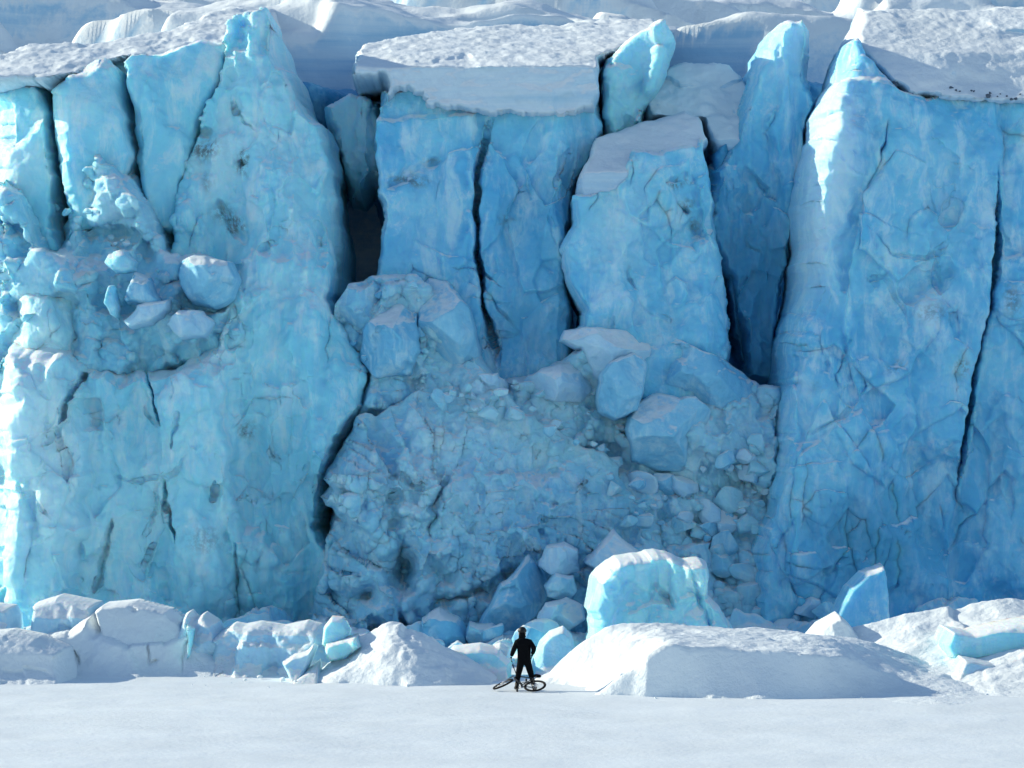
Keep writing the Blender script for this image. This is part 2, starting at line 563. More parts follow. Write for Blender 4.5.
M_CYAN = ice_mat('cyan_ice', (0.28, 0.73, 0.89), (0.44, 0.83, 0.93), (0.68, 0.89, 0.94), frost=0.6, dirt=0.04, bump=0.35, sss=0.5, snow_at=0.78)
M_BLUE = ice_mat('blue_ice', (0.13, 0.51, 0.79), (0.25, 0.66, 0.86), (0.54, 0.80, 0.91), frost=0.6, dirt=0.08, bump=0.35, sss=0.5, snow_at=0.80)
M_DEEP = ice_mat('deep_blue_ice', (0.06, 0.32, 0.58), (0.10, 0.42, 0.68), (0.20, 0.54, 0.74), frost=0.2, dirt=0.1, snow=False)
M_RUBBLE = ice_mat('crushed_ice', (0.29, 0.66, 0.87), (0.42, 0.77, 0.91), (0.62, 0.85, 0.93), frost=0.55, dirt=0.0, bump=0.6, snow_at=0.8)
M_PALE = ice_mat('pale_ice', (0.28, 0.68, 0.87), (0.40, 0.76, 0.90), (0.56, 0.83, 0.91), frost=0.4, dirt=0.0, snow_at=0.74)
M_SLAB = ice_mat('frosted_ice', (0.40, 0.69, 0.88), (0.48, 0.74, 0.89), (0.60, 0.80, 0.90), frost=0.3, dirt=0.02, sss=0.2)
M_CLEAR = ice_mat('clear_cyan_ice', (0.30, 0.72, 0.87), (0.40, 0.80, 0.90), (0.56, 0.85, 0.91), frost=0.3, dirt=0.0, sss=0.6)
M_BLOCK = ice_mat('broken_block_ice', (0.18, 0.54, 0.79), (0.30, 0.67, 0.86), (0.54, 0.80, 0.90), frost=0.6, dirt=0.03, sss=0.1, bump=0.5, snow_at=0.72)
M_SNOW = snow_mat('snow', bump=0.32, sc=6.0, lump=0.6)
M_MOUND = snow_mat('packed_snow', bump=0.55, sc=5.0, dist=0.1, lump=1.2)
M_FIRN = snow_mat('layered_firn', bump=0.5, sc=4.0, dist=0.1, lump=1.0, tint=(0.42, 0.63, 0.78))
M_FIELD = snow_mat('glacier_snow', bump=0.4, sc=3.0, dist=0.12, lump=1.0, tint=(0.35, 0.58, 0.75))  # blue tint on steep faces paints in some shading

# ------------------------------------------------------------------ the setting: snow ground and the upper glacier
def grid_sheet(name, xs, ys, zf, mat, kind='structure'):
    Xg, Yg = np.meshgrid(xs, ys)
    Zg = zf(Xg, Yg)
    v = np.stack([Xg.ravel(), Yg.ravel(), Zg.ravel()], 1)
    idx = np.arange(Xg.size).reshape(Xg.shape)
    f = np.stack([idx[:-1, :-1].ravel(), idx[:-1, 1:].ravel(), idx[1:, 1:].ravel(), idx[1:, :-1].ravel()], 1)
    o = mesh_obj(name, v, f, mat, loc=(0, 0, 0))
    return tag(o, kind=kind)

def ground_z(x, y):
    n = fbm2(x / 9.0, y / 9.0, 4, 3) * 0.10 + fbm2(x / 1.6, y / 2.6, 3, 8) * 0.025 + 0.02 * np.abs(fbm2(x / 0.9, y / 0.35, 3, 15))
    n = n * sstep(90, 60, np.abs(x)) 
    near = np.exp(-((x - 0.4) / 1.6) ** 2 - (y / 2.0) ** 2)
    return n * (1 - near) - 0.02
xs = np.concatenate([np.linspace(-2500, -60, 12), np.linspace(-40, 40, 400), np.linspace(60, 2500, 12)])
ys = np.concatenate([np.linspace(-600, -60, 10), np.linspace(-45, 25, 420), np.linspace(40, 2500, 12)])
snow_ground = grid_sheet('snow_ground', xs, ys, ground_z, M_SNOW)
tag(snow_ground, 'flat wind-packed snow covering the frozen ground in front of the glacier', 'snow')

def upper_z(x, y):
    t = (y - 35.0)
    z = 18.9 + 0.17 * t + 2.4 * fbm2(x / 15.0, y / 21.0, 4, 61) + 0.5 * fbm2(x / 3.2, y / 4.4, 5, 66, 0.55)
    z = z + 0.9 * facets(x / 7.5 + 0.4 * fbm2(x / 6.5, y / 6.5, 3, 62), y / 9.0 + 0.4 * fbm2(x / 6.5, y / 6.5, 3, 63), 64, 0.4, 20)
    st = fbm2(x / 23.0 + 0.02 * y, y / 8.5, 4, 71)
    z = z + 2.6 * sstep(-0.02, 0.05, st) - 2.6 * sstep(0.26, 0.30, st)
    return z * sstep(42.5, 47.0, y) + (10.5 + 1.5 * (y - 42.5)) * (1 - sstep(42.5, 47.0, y))
xs = np.linspace(-52, 54, 600); ys = np.concatenate([np.linspace(42.8, 50, 60), np.linspace(50.3, 210, 540)])
tag(grid_sheet('upper_glacier', xs, ys, upper_z, M_FIELD), 'snow covered upper glacier rising behind the broken ice cliff', 'glacier')

# ------------------------------------------------------------------ the calving face
DIRT = ((0.5, 0.05, 4),)
WALL = ((2.6, 0.30, 3), (0.9, 0.12, 3), (0.28, 0.045, 3))
RUB = ((1.4, 0.28, 3), (0.5, 0.12, 3), (0.2, 0.05, 2))

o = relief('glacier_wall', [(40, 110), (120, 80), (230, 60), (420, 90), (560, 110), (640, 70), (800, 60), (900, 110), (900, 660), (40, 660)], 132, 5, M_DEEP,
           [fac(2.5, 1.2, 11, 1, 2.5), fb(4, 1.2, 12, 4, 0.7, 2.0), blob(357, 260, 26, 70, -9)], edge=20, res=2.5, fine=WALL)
tag(o, 'dark blue ice wall at the back of the deep crevasses', 'ice wall')

o = relief('ice_column', [(-24, 76), (5, 62), (22, 66), (42, 78), (58, 150), (70, 260), (-40, 280)], 122.2, 6, M_CYAN,
           [fac(2.2, 0.7, 21, 1, 1.8), tilt(20, 150, -0.3, 0.25)], edge=(60, 10, 20, 10), fine=WALL, seed=2)
tag(o, 'short cyan ice column at the far left under the snow crest', 'ice column', 'seracs along the glacier face')
o = relief('ice_column', [(42, 85), (58, 68), (98, 50), (110, 58), (119, 82), (129, 112), (137, 152), (131, 178), (122, 225), (60, 250), (52, 190), (47, 150), (41, 112)], 120.0, 6, M_CYAN,
           [fac(2.0, 0.35, 23, 1, 2.2), lean(110, 0.5), turn(95, 0.25)], edge=(26, 12, 14, 8), fine=WALL, seed=3)
tag(o, 'rounded cyan ice column left of the dark zigzag crack', 'ice column', 'seracs along the glacier face')
o = relief('ice_column', [(114, 58), (127, 46), (160, 42), (200, 30), (232, 40), (225, 78), (208, 112), (198, 142), (190, 180), (182, 235), (140, 225), (137, 155), (129, 106)], 120.6, 6, M_CYAN,
           [fac(2.0, 0.35, 27, 1, 2.2), turn(150, 0.3), lean(80, 0.5)], edge=(8, 14, 10, 8), fine=WALL, seed=4)
tag(o, 'wedge shaped ice column between the two dark cracks', 'ice column', 'seracs along the glacier face')
def ledge(U, V, sd, s_):     # the upper tower stands back from the lower buttress
    vis = 372 - 60 * sstep(170, 300, U) + 30 * fbm2(U / 40, V / 60, 3, 57)
    span = 22 + 190 * sstep(190, 260, U)
    return 2.9 * sstep(0, 1, (vis - V) / span) + 0.0 * U
o = relief('ice_tower', leaned([(-74, 330), (-50, 285), (-5, 262), (25, 248), (48, 250), (66, 275), (74, 308), (100, 325), (140, 330), (160, 300), (160, 222), (163, 188), (172, 146), (196, 88), (205, 45), (214, 14), (240, 4), (262, -2), (277, 38), (291, 62), (301, 96), (320, 112), (331, 132), (334, 182), (341, 242), (343, 275), (338, 296), (352, 320), (372, 368), (372, 408), (348, 442), (333, 470), (328, 500), (331, 538), (350, 562), (350, 600), (350, 668), (-80, 668), (-80, 520), (-78, 430)], 116.2, lambda v: 2.9 * min(1.0, max(0.0, (340 - v) / 90)) + 0.5 * max(0, 75 - v) / 29), 116.2, 14, M_CYAN,
           [ledge, fac(3.4, 0.45, 51, 0.8, 2.0), fb(4.0, 0.9, 33, 4, 0.7, 2.0), fb(1.2, 0.35, 53, 4, 0.6, 2.2), fac(1.3, 0.16, 54), lean(560, 0.10), lean(75, 0.5), turn(200, 0.16),
            rise([(235, 170), (330, 150), (345, 300), (290, 360), (225, 250)], 0.4, 22),
            blob(188, 140, 14, 30, -0.5), crack([(172, 150), (182, 120), (200, 118)], 3, 0.5), crack([(205, 190), (225, 222), (240, 240)], 3, 0.4), crack([(232, 148), (236, 160)], 3, 0.6),
            dome([(6, 290), (44, 256), (78, 300), (96, 420), (84, 560), (70, 700), (2, 700), (8, 520), (-4, 400)], 1.9, 42, 6), dome([(150, 420), (175, 360), (235, 360), (250, 480), (225, 700), (160, 700), (170, 540)], 0.7, 40, 6), fb(2.4, 0.55, 60, 3, 0.55, 3.5), dome([(-20, 300), (10, 262), (46, 262), (52, 330), (20, 370), (-15, 350)], 0.7, 26), dome([(-30, 380), (20, 360), (56, 400), (50, 470), (10, 480), (-30, 450)], 0.8, 30), dome([(-30, 490), (20, 480), (44, 520), (30, 600), (-20, 610)], 0.7, 28), fb(1.6, 0.3, 59, 4),
            dome([(70, 320), (105, 330), (135, 380), (110, 440), (75, 400)], 0.5, 26),
            dome([(140, 345), (240, 345), (245, 400), (165, 430), (140, 380)], 0.5, 26),
            spalls(16, (60, 60, 340, 600), 55), spalls(10, (0, 340, 330, 600), 56, (12, 34)), cracks(16, (20, 330, 340, 600), 57), cracks(8, (190, 60, 330, 300), 58),
            crack([(84, 372), (72, 402), (64, 425)], 1.3, 1.1), crack([(136, 366), (150, 392), (162, 428)], 1.2, 1.0), crack([(62, 425), (70, 460), (74, 490)], 1.0, 0.25),
            crack([(163, 478), (168, 510), (178, 545)], 1.0, 0.6), crack([(112, 515), (108, 540), (94, 595)], 1.0, 0.6), crack([(215, 478), (214, 500)], 1.1, 0.4),
            crack([(180, 410), (172, 450)], 1.0, 0.35), crack([(235, 540), (238, 620)], 1.2, 0.5), blob(225, 618, 45, 14, -0.8), blob(0, 610, 18, 40, -0.8)], edge=(120, 18, 12, 10), fine=WALL, seed=8, key='buttress', edge_mul=lambda U, V: 1 - 0.86 * (1 - sstep(290, 360, V)) * (U < 260), jag=3.0, res=1.1,
           stains=[(190, 140, 14, 9, 0.9), (235, 152, 7, 12, 1.1), (212, 205, 16, 10, 0.7), (224, 220, 9, 9, 1.2), (210, 130, 26, 30, 0.25), (205, 540, 26, 16, 0.5), (245, 430, 10, 10, 0.7), (195, 175, 10, 14, 0.5)],
           tones=[(30, 420, 50, 160, 0.7), (110, 480, 60, 120, 0.35), (290, 200, 30, 120, 0.35), (215, 150, 25, 40, 0.5), (290, 520, 50, 120, -0.5), (230, 600, 60, 40, -0.6), (200, 420, 40, 60, 0.2)])  # pale tone over the sunlit left rib, its light painted in
tag(o, 'massive cyan ice tower over a cracked buttress, brown dirt specks beside the black cave', 'ice tower', 'seracs along the glacier face')
o = relief('snow_cornice', leaned([(-24, 52), (5, 38), (30, 33), (90, 32), (140, 17), (180, 2), (210, -14), (262, -14), (268, 18), (256, 36), (240, 54), (228, 46), (214, 36), (201, 42), (160, 52), (125, 54), (108, 58), (76, 72), (46, 82), (20, 80), (0, 84), (-24, 90)], 120.3, lambda v: 4.0 * max(0, 76 - v) / 28), 120.3, 7, M_FIRN,
           [lean(76, 4.0), tilt(100, 60, -0.012, 0.0), fb(1.5, 0.5, 35, 4), fac(2.5, 0.4, 36), rise([(205, 60), (200, 20), (270, -20), (275, 60)], 1.1, 8)], edge=(14, 8, 8, 3), jag=3.5, fine=((0.6, 0.12, 4),), seed=6)
tag(o, 'long white snow cornice draped over the ice columns at upper left', 'snow cornice')

o = relief('ice_bank', [(-38, 190), (-10, 165), (15, 175), (42, 240), (52, 195), (62, 158), (86, 136), (106, 146), (132, 172), (150, 205), (168, 240), (205, 250), (255, 280), (260, 345), (200, 370), (120, 385), (-50, 380)], 117.8, 7, M_PALE,
           [fac(1.6, 0.9, 41), fac(0.7, 0.35, 42), lean(300, 0.45), dome([(60, 165), (90, 140), (140, 190), (150, 215), (100, 225), (60, 215)], 0.9, 25), dome([(0, 260), (60, 235), (80, 300), (20, 330)], 0.8, 30)], edge=(70, 14, 20, 10), fine=RUB, seed=7, key='bank')
tag(o, 'heaped bank of crumbled pale ice below the left columns', 'ice bank')

# central block with its snow cap
B = relief('ice_block', [(368, 150), (376, 82), (420, 78), (476, 80), (540, 80), (602, 76), (610, 128), (594, 178), (580, 230), (575, 300), (578, 350), (576, 430), (505, 440), (420, 440), (350, 420), (374, 282), (381, 205)], 121.2, 12, M_BLUE,
           [fac(3.5, 0.35, 61, 1, 1.8), fb(4, 0.8, 68), fb(1.3, 0.3, 62, 4, 0.8, 1.6), spalls(10, (380, 120, 580, 380), 63), cracks(10, (385, 120, 590, 340), 64), crack([(492, 112), (478, 170), (476, 215), (478, 260), (484, 310), (496, 350), (500, 380)], 1.8, 2.2, taper=0.3, warp=2.0),
            turn(558, 1.1), tilt(480, 200, 0.0, 0.08), rise([(360, 120), (478, 110), (474, 210), (490, 390), (350, 390)], 0.35, 5, 1), crack([(385, 190), (410, 172), (440, 160)], 5, 0.35)], edge=(9, 12, 8, 8), fine=WALL, seed=9, jag=3.5, res=1.1, stains=[(408, 182, 26, 8, 0.75), (430, 160, 12, 4, 0.5), (508, 222, 12, 4, 0.5)],
           tones=[(430, 220, 50, 90, 0.25), (530, 230, 50, 90, -0.45), (520, 330, 40, 40, -0.6), (590, 200, 14, 90, -0.7), (420, 330, 40, 40, 0.2)])  # dark tones paint shade on the turned-away right side and low recess
tag(B, 'broad blue ice block split by a thin vertical crack, under a thick white snow cap', 'ice block', 'seracs along the glacier face')
child_org(B)
relief('snow_cap', leaned([(342, 44), (352, 31), (400, 18), (450, 8), (520, 2), (560, 4), (610, -4), (664, -4), (672, 26), (640, 32), (606, 52), (604, 92), (596, 111), (540, 117), (475, 113), (424, 108), (415, 96), (398, 92), (386, 104), (376, 76), (350, 78), (341, 58)], 120.5, lambda v: 4.8 * max(0, 66 - v) / 28), 120.5, 8, M_FIRN,
       [lean(66, 4.8), fb(1.6, 0.35, 65, 4, 1.5, 0.7), fac(2.2, 0.3, 66, 1.6, 0.8), fb(6, 0.15, 67, 3, 3, 0.25)], edge=(16, 8, 8, 3), fine=((0.5, 0.10, 4),), seed=10, jag=3.0, parent=B)

o = relief('ice_pinnacle', [(600, 62), (606, 50), (640, 26), (668, 14), (678, 40), (668, 70), (650, 110), (640, 150), (608, 150), (602, 120)], 123.6, 5, M_CLEAR,
           [fac(1.5, 0.9, 71, 0.7, 1.6), fb(1, 0.3, 72), turn(640, -0.4)], edge=10, fine=WALL, seed=11)
tag(o, 'bright cyan fractured pinnacle behind the right end of the central snow cap', 'ice pinnacle', 'seracs along the glacier face')
o = relief('snow_terrace', [(640, 90), (668, 55), (690, 46), (740, 50), (764, 82), (770, 120), (748, 160), (715, 160), (700, 120), (650, 120)], 123.0, 8, M_FIELD,
           [lean(140, 1.1), fac(1.8, 0.5, 75, 1.4, 0.7), fb(1.5, 0.4, 76)], edge=8, fine=((0.6, 0.12, 4),), seed=12)
tag(o, 'snowy terrace between the tilted block and the tall thin ice pillar', 'snow terrace')

Cb = relief('ice_block', [(574, 194), (590, 192), (606, 185), (620, 165), (636, 149), (664, 143), (692, 140), (706, 124), (714, 150), (722, 196), (729, 258), (735, 300), (736, 420), (700, 420), (660, 415), (604, 400), (580, 330), (575, 302), (561, 262), (560, 245), (569, 226), (571, 200)], 118.6, 7, M_BLUE,
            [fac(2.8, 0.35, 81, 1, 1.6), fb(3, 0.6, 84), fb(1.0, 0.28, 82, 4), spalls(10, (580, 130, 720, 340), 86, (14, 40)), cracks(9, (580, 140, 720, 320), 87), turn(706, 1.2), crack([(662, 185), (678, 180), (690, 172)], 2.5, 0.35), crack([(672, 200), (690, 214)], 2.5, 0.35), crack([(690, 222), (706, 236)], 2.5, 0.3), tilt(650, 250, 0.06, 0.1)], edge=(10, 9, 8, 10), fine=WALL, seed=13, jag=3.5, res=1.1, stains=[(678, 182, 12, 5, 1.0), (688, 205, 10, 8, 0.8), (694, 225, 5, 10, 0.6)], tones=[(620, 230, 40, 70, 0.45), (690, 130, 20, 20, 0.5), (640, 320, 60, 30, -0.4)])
tag(Cb, 'square blue ice block with a sloping snow top in front of the pillar', 'ice block', 'seracs along the glacier face')
child_org(Cb)
relief('snow_cap', [(576, 188), (584, 162), (598, 128), (640, 112), (690, 97), (707, 106), (714, 138), (696, 158), (662, 160), (646, 168), (630, 184), (610, 204), (580, 204)], 118.35, 6, M_FIRN,
       [lean(172, 1.7), fb(1.4, 0.2, 85, 4, 2, 0.6), tilt(640, 150, -0.1, 0)], edge=6, fine=((0.5, 0.08, 4),), seed=14, parent=Cb)

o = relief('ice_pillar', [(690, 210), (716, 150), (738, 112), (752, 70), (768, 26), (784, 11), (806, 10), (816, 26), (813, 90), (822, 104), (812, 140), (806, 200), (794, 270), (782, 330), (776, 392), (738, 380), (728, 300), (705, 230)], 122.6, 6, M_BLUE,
           [fb(0.6, 0.3, 91, 4, 0.6, 4), fac(1.8, 0.5, 92, 0.8, 2.4), turn(770, -0.35), spalls(8, (720, 60, 810, 330), 93, (10, 26)), cracks(6, (740, 60, 810, 330), 94)], edge=(14, 10, 14, 10), fine=WALL, seed=15, jag=3.0, tones=[(790, 40, 30, 60, 0.6), (755, 310, 60, 110, -1.3)])  # strong dark tone paints the recess shade onto the lower pillar
tag(o, 'tall slender ice pillar with a blunt top in the gap left of the right cliff', 'ice pillar', 'seracs along the glacier face')
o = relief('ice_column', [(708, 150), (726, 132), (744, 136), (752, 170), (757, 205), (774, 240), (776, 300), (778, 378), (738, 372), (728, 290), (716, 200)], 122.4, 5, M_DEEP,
           [fac(1.8, 0.6, 95, 0.8, 2.2), fb(0.9, 0.25, 96, 4, 0.6, 2), turn(715, 0.8), crack([(757, 205), (756, 260), (760, 340)], 2, 0.6)], edge=8, fine=WALL, seed=16, jag=3, tones=[(750, 260, 60, 160, -0.9)])  # dark ice and negative tone carry the shade of the recess as colour
tag(o, 'shaded deep blue ice column squeezed beside the square block', 'ice column', 'seracs along the glacier face')

o = relief('ice_curtain', [(318, 100), (345, 84), (380, 96), (394, 150), (388, 185), (372, 190), (362, 205), (350, 200), (336, 170)], 125.2, 5, M_CYAN,
           [fac(1.2, 0.6, 97, 0.6, 2.2), fb(0.8, 0.3, 98, 4, 0.5, 3), lean(160, 0.5)], edge=(14, 12, 10, 16), fine=WALL, seed=97, jag=3, tones=[(365, 200, 40, 50, -1.0), (352, 110, 14, 30, 0.6)])  # tones paint cave shade at the lower end, a lit spot higher up
tag(o, 'hanging curtain of cyan ice at the top of the black cave', 'ice curtain')

# right cliff
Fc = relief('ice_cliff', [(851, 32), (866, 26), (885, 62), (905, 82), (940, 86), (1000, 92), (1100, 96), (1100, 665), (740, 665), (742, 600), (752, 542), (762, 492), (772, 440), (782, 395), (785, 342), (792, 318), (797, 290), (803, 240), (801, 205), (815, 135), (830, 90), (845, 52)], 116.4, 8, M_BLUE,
            [fac(4.0, 0.4, 101, 1, 1.6), fb(5, 1.0, 104), fb(1.6, 0.4, 102, 4, 0.9, 1.4), fac(1.5, 0.14, 103), spalls(18, (800, 110, 1024, 600), 108, (20, 70)), spalls(12, (780, 200, 1024, 600), 109, (10, 26)), cracks(22, (800, 110, 1020, 600), 107, (25, 120)), crack([(999, 150), (1002, 200), (1000, 240), (992, 300), (975, 380), (966, 440), (955, 520)], 2.2, 2.4, taper=0.3, warp=2.0),
             rise([(1000, 80), (1003, 200), (992, 300), (955, 520), (950, 665), (700, 665), (700, 80)], 0.45, 5, 1),
             crack([(888, 118), (880, 160), (866, 190)], 1.6, 0.5), blob(930, 330, 20, 30, 0.5), crack([(900, 300), (960, 270)], 8, 0.5),
             dome([(776, 400), (790, 330), (800, 400), (800, 470), (790, 560), (770, 500)], 0.4, 14), lean(140, 0.35), tilt(900, 380, 0.05, 0.05), turn(870, 0.0)], edge=(24, 10, 10, 10), fine=WALL, seed=17, key='cliff', jag=3.0, res=1.1, stains=[(930, 312, 24, 14, 0.5), (958, 368, 10, 12, 0.7), (895, 368, 14, 8, 0.6), (1010, 300, 10, 16, 0.7), (930, 88, 12, 6, 1.2), (965, 92, 14, 5, 1.0), (905, 84, 14, 6, 0.8), (1000, 97, 30, 5, 0.9), (815, 385, 14, 8, 0.35)],
            tones=[(835, 130, 26, 80, 0.9), (815, 240, 24, 70, 0.7), (930, 300, 40, 12, 0.6), (926, 318, 9, 18, 1.0), (950, 180, 60, 50, 0.2), (900, 540, 90, 70, -0.7), (840, 560, 40, 60, -0.5), (1000, 440, 50, 90, -0.4), (850, 420, 40, 60, 0.15), (780, 420, 12, 80, 0.3)])  # light painted along the left edge, a frost patch, deeper blue lower down
tag(Fc, 'huge smooth blue ice cliff with a sunlit left edge and a long dark crack', 'ice cliff', 'seracs along the glacier face')
child_org(Fc)
relief('snow_cap', [(860, 36), (868, 10), (882, -22), (1100, -22), (1100, 108), (1000, 104), (940, 99), (908, 96), (888, 80), (872, 60)], 116.6, 9, M_FIRN,
       [lean(100, 1.1), lean(46, 1.6), fb(3.0, 0.5, 105, 4, 2, 0.7), fac(2.5, 0.25, 106, 2, 0.8)], edge=(14, 6, 6, 4), fine=((0.5, 0.08, 4),), seed=18, parent=Fc)
# stones and silt melted out along the foot of the cap
M_STONE = plain_mat('wet_stone', (0.09, 0.12, 0.16), 0.7, 0, 0.5, 6)
rs = random.Random(4)
for i in range(34):
    u = rs.uniform(884, 1026) if i % 3 else rs.gauss(930, 12)
    v = 83 + (u - 884) * 0.10 + rs.uniform(-2.5, 3.5) - 4 * math.exp(-((u - 928) / 9) ** 2)
    w = 2.0 + 5.0 * rs.random() ** 2
    o = boulder('stone', u, v, w, w * 0.75, 116.5 + max(0, 100 - v) * 1.1 / 29, M_STONE, 900 + i, sub=2, rough=0.1)
    tag(o, 'small dark stone frozen in along the foot of the right snow cap', 'stone', 'stones under the right snow cap')

# ------------------------------------------------------------------ rubble slope
ap = [(300, 668), (316, 565), (324, 500), (322, 470), (345, 415), (362, 372), (330, 330), (335, 290), (365, 268), (410, 268), (440, 290), (480, 350), (497, 378), (540, 368), (575, 348), (600, 332), (660, 340), (700, 345), (760, 380), (792, 385), (790, 440), (785, 490), (790, 540), (805, 575), (842, 612), (852, 668)]
o = relief('rubble_slope', ap, 115.2, 7, M_RUBBLE,
           [tilt(560, 640, 0.02, 0.36), fac(2.4, 0.7, 111, k=24), fac(1.0, 0.3, 112, k=30), fac(0.5, 0.10, 113, k=30), spalls(14, (330, 400, 640, 600), 116, (14, 40), (0.15, 0.4), 0.9), fb(3.0, 0.9, 115), fb(1.0, 0.4, 114, 5),
            fb(3.5, 0.8, 117),
            blob(740, 560, 30, 40, -1.0), blob(470, 625, 60, 20, -0.8)], edge=(14, 10, 10, 10), res=1.4, fine=RUB, seed=19, key='rubble')
tag(o, 'great slope of crushed blue ice spilling from the calved centre of the glacier', 'rubble slope')

o = relief('ice_bulge', [(300, 668), (312, 600), (322, 560), (332, 536), (324, 500), (322, 476), (336, 446), (362, 418), (398, 396), (440, 392), (500, 398), (560, 424), (604, 452), (636, 484), (646, 520), (630, 556), (600, 596), (572, 640), (560, 668)], 114.3, 4.0, M_RUBBLE,
           [tilt(480, 640, 0.05, 0.22), fb(4.5, 1.3, 131), fb(1.4, 0.5, 132, 5, gain=0.6), fac(2.6, 0.8, 133, k=26), fac(0.9, 0.38, 134, k=30), fac(0.45, 0.12, 136, k=30), spalls(22, (330, 410, 640, 610), 135, (12, 40), (0.15, 0.5), 0.9),
            crack([(455, 465), (438, 500), (428, 530), (436, 548)], 4, 0.9, 0.3, 8), crack([(540, 560), (490, 590), (440, 606), (410, 640)], 6, 1.0, 0.3, 8), crack([(560, 440), (520, 480), (530, 520)], 4, 0.4, 0.3, 10), blob(402, 568, 13, 24, -2.8), blob(368, 596, 10, 8, -1.6), blob(480, 640, 50, 24, -1.2)],
           edge=(30, 170, 130, 10), prof=1.25, res=1.2, fine=RUB, seed=191, key='bulge', jag=8.0, tones=[(440, 480, 70, 60, 0.3), (400, 575, 16, 26, -0.8), (580, 500, 50, 50, -0.2)])  # negative tone at the hollow paints its shade darker
tag(o, 'great rounded bulge of crushed ice with a dark hollow low on its face', 'ice bulge')

def debris_z(x, y):
    t = np.clip((y - 8.5) / 16.0, 0, 1)
    z = -0.35 + 0.75 * t
    xw = x + 0.5 * fbm2(x / 1.2, y / 1.2, 4, 402); yw = y + 0.5 * fbm2(x / 1.2 + 7, y / 1.2, 4, 403)
    z = z + 0.9 * facets(xw / 2.6, yw / 3.2, 404, 0.6, 40) * (0.4 + 0.6 * t) + 0.35 * facets(xw / 1.0, yw / 1.1, 405, 0.6, 40) + 0.12 * fbm2(x / 0.4, y / 0.4, 3, 406)
    return z - 0.8 * (1 - sstep(8.5, 10.5, y))
xs = np.linspace(-24, 26, 520); ys = np.linspace(8.6, 27, 230)
Xg, Yg = np.meshgrid(xs, ys)
vv = np.stack([Xg.ravel(), Yg.ravel(), debris_z(Xg, Yg).ravel()], 1)
ii = np.arange(Xg.size).reshape(Xg.shape)
o = mesh_obj('ice_debris', vv, np.stack([ii[:-1, :-1].ravel(), ii[:-1, 1:].ravel(), ii[1:, 1:].ravel(), ii[1:, :-1].ravel()], 1), M_RUBBLE)
tag(o, 'trampled field of blue broken ice between the snow ridge and the glacier foot', 'ice debris', kind='stuff')
rs = random.Random(31)
for i in range(48):
    u = rs.choice([rs.uniform(405, 545), rs.uniform(640, 860), rs.uniform(0, 1020)])
    y = 10 + 12 * rs.random() ** 0.8
    x = (u - CX) * (y + CAM_D) / F_PX
    z = float(debris_z(np.array([x]), np.array([y]))[0])
    w = rs.uniform(0.3, 1.5) * (0.6 + 0.4 * rs.random())
    pxs = F_PX / (y + CAM_D)
    vt, f = boulder_mesh(5000 + i, rs.randint(12, 18), 3, 0.05)
    sc_ = np.array([w, w * rs.uniform(0.7, 1.1), w * rs.uniform(0.55, 0.85)]) / 2
    a = rs.uniform(0, 6.28); c_, q_ = math.cos(a), math.sin(a)
    vt = vt * sc_
    vt = np.stack([vt[:, 0] * c_ - vt[:, 1] * q_, vt[:, 0] * q_ + vt[:, 1] * c_, vt[:, 2]], 1) + np.array([x, y, z + sc_[2] * 0.5])
    o = mesh_obj('ice_chunk', vt, f, rs.choice([M_RUBBLE, M_BLOCK, M_BLOCK, M_SLAB]))
    tag(o, 'broken ice chunk resting on the debris field behind the snow ridge', 'ice chunk', 'ice chunks on the debris field')

def on(key, u, v, off=0.0):
    return surf_y(key, u, v) + off

# big named blocks
def block(outline, D, thick, mat, feats, label, edge=6, seed=1, fine=((1.2, 0.07, 3), (0.4, 0.045, 4)), name='ice_boulder', cat='ice boulder', group='fallen blocks on the rubble slope', jag=2.6, prof=1.5, res=1.1, **kw):
    uc = sum(a for a, b in outline) / len(outline); vc = sum(b for a, b in outline) / len(outline)
    R = 0.25 * (max(a for a, b in outline) - min(a for a, b in outline) + max(b for a, b in outline) - min(b for a, b in outline))
    feats = [gem(uc, vc - 0.1 * R, R, seed)] + list(feats)
    o = relief(name, outline, D, thick, mat, feats, edge=max(2.5, edge * 0.35), seed=seed, fine=fine, jag=jag, prof=prof, res=res, fade=2, **kw)
    return tag(o, label, cat, group)

block([(412, 330), (415, 285), (428, 272), (446, 276), (470, 305), (482, 345), (484, 372), (420, 385)], 117.6, 4, M_BLOCK, [fac(1.8, 0.5, 121, 1, 1.6), turn(455, 0.7)],
      'upright blue block leaning against the central split ice block', 12, 121)
block([(330, 300), (345, 280), (368, 274), (388, 285), (392, 312), (372, 335), (340, 335), (328, 320)], 117.8, 3.5, M_RUBBLE, [fac(0.9, 0.7, 123)], 'knobbly lump of ice directly under the black cave', 10, 123)
block([(358, 330), (372, 308), (400, 296), (418, 312), (420, 350), (412, 378), (375, 380), (356, 360)], 117.0, 3.5, M_BLOCK, [fac(1.3, 0.5, 125)], 'rounded blue boulder below the lump under the cave', 12, 125)
block([(516, 384), (545, 368), (580, 355), (597, 366), (598, 388), (585, 402), (548, 404), (520, 398)], 116.6, 3.5, M_SLAB, [planes((560, 385, 0, 0, 0), (560, 372, 0.1, 1.6, 0), (580, 380, 1.2, 0.1, 0.0)), fb(0.6, 0.15, 127)], 'flat topped pale block left of the big tilted slab', 5, 127)
block([(561, 340), (566, 326), (600, 323), (628, 325), (648, 335), (658, 346), (655, 362), (640, 392), (612, 396), (592, 372), (580, 350)], 116.4, 3, M_SLAB, [planes((610, 360, 0.15, 0.5, 0.0), (590, 345, -0.4, 0.8, 0)), fb(0.6, 0.12, 129)], 'big tilted slab with a pale frosted face at the top of the rubble', 5, 129)
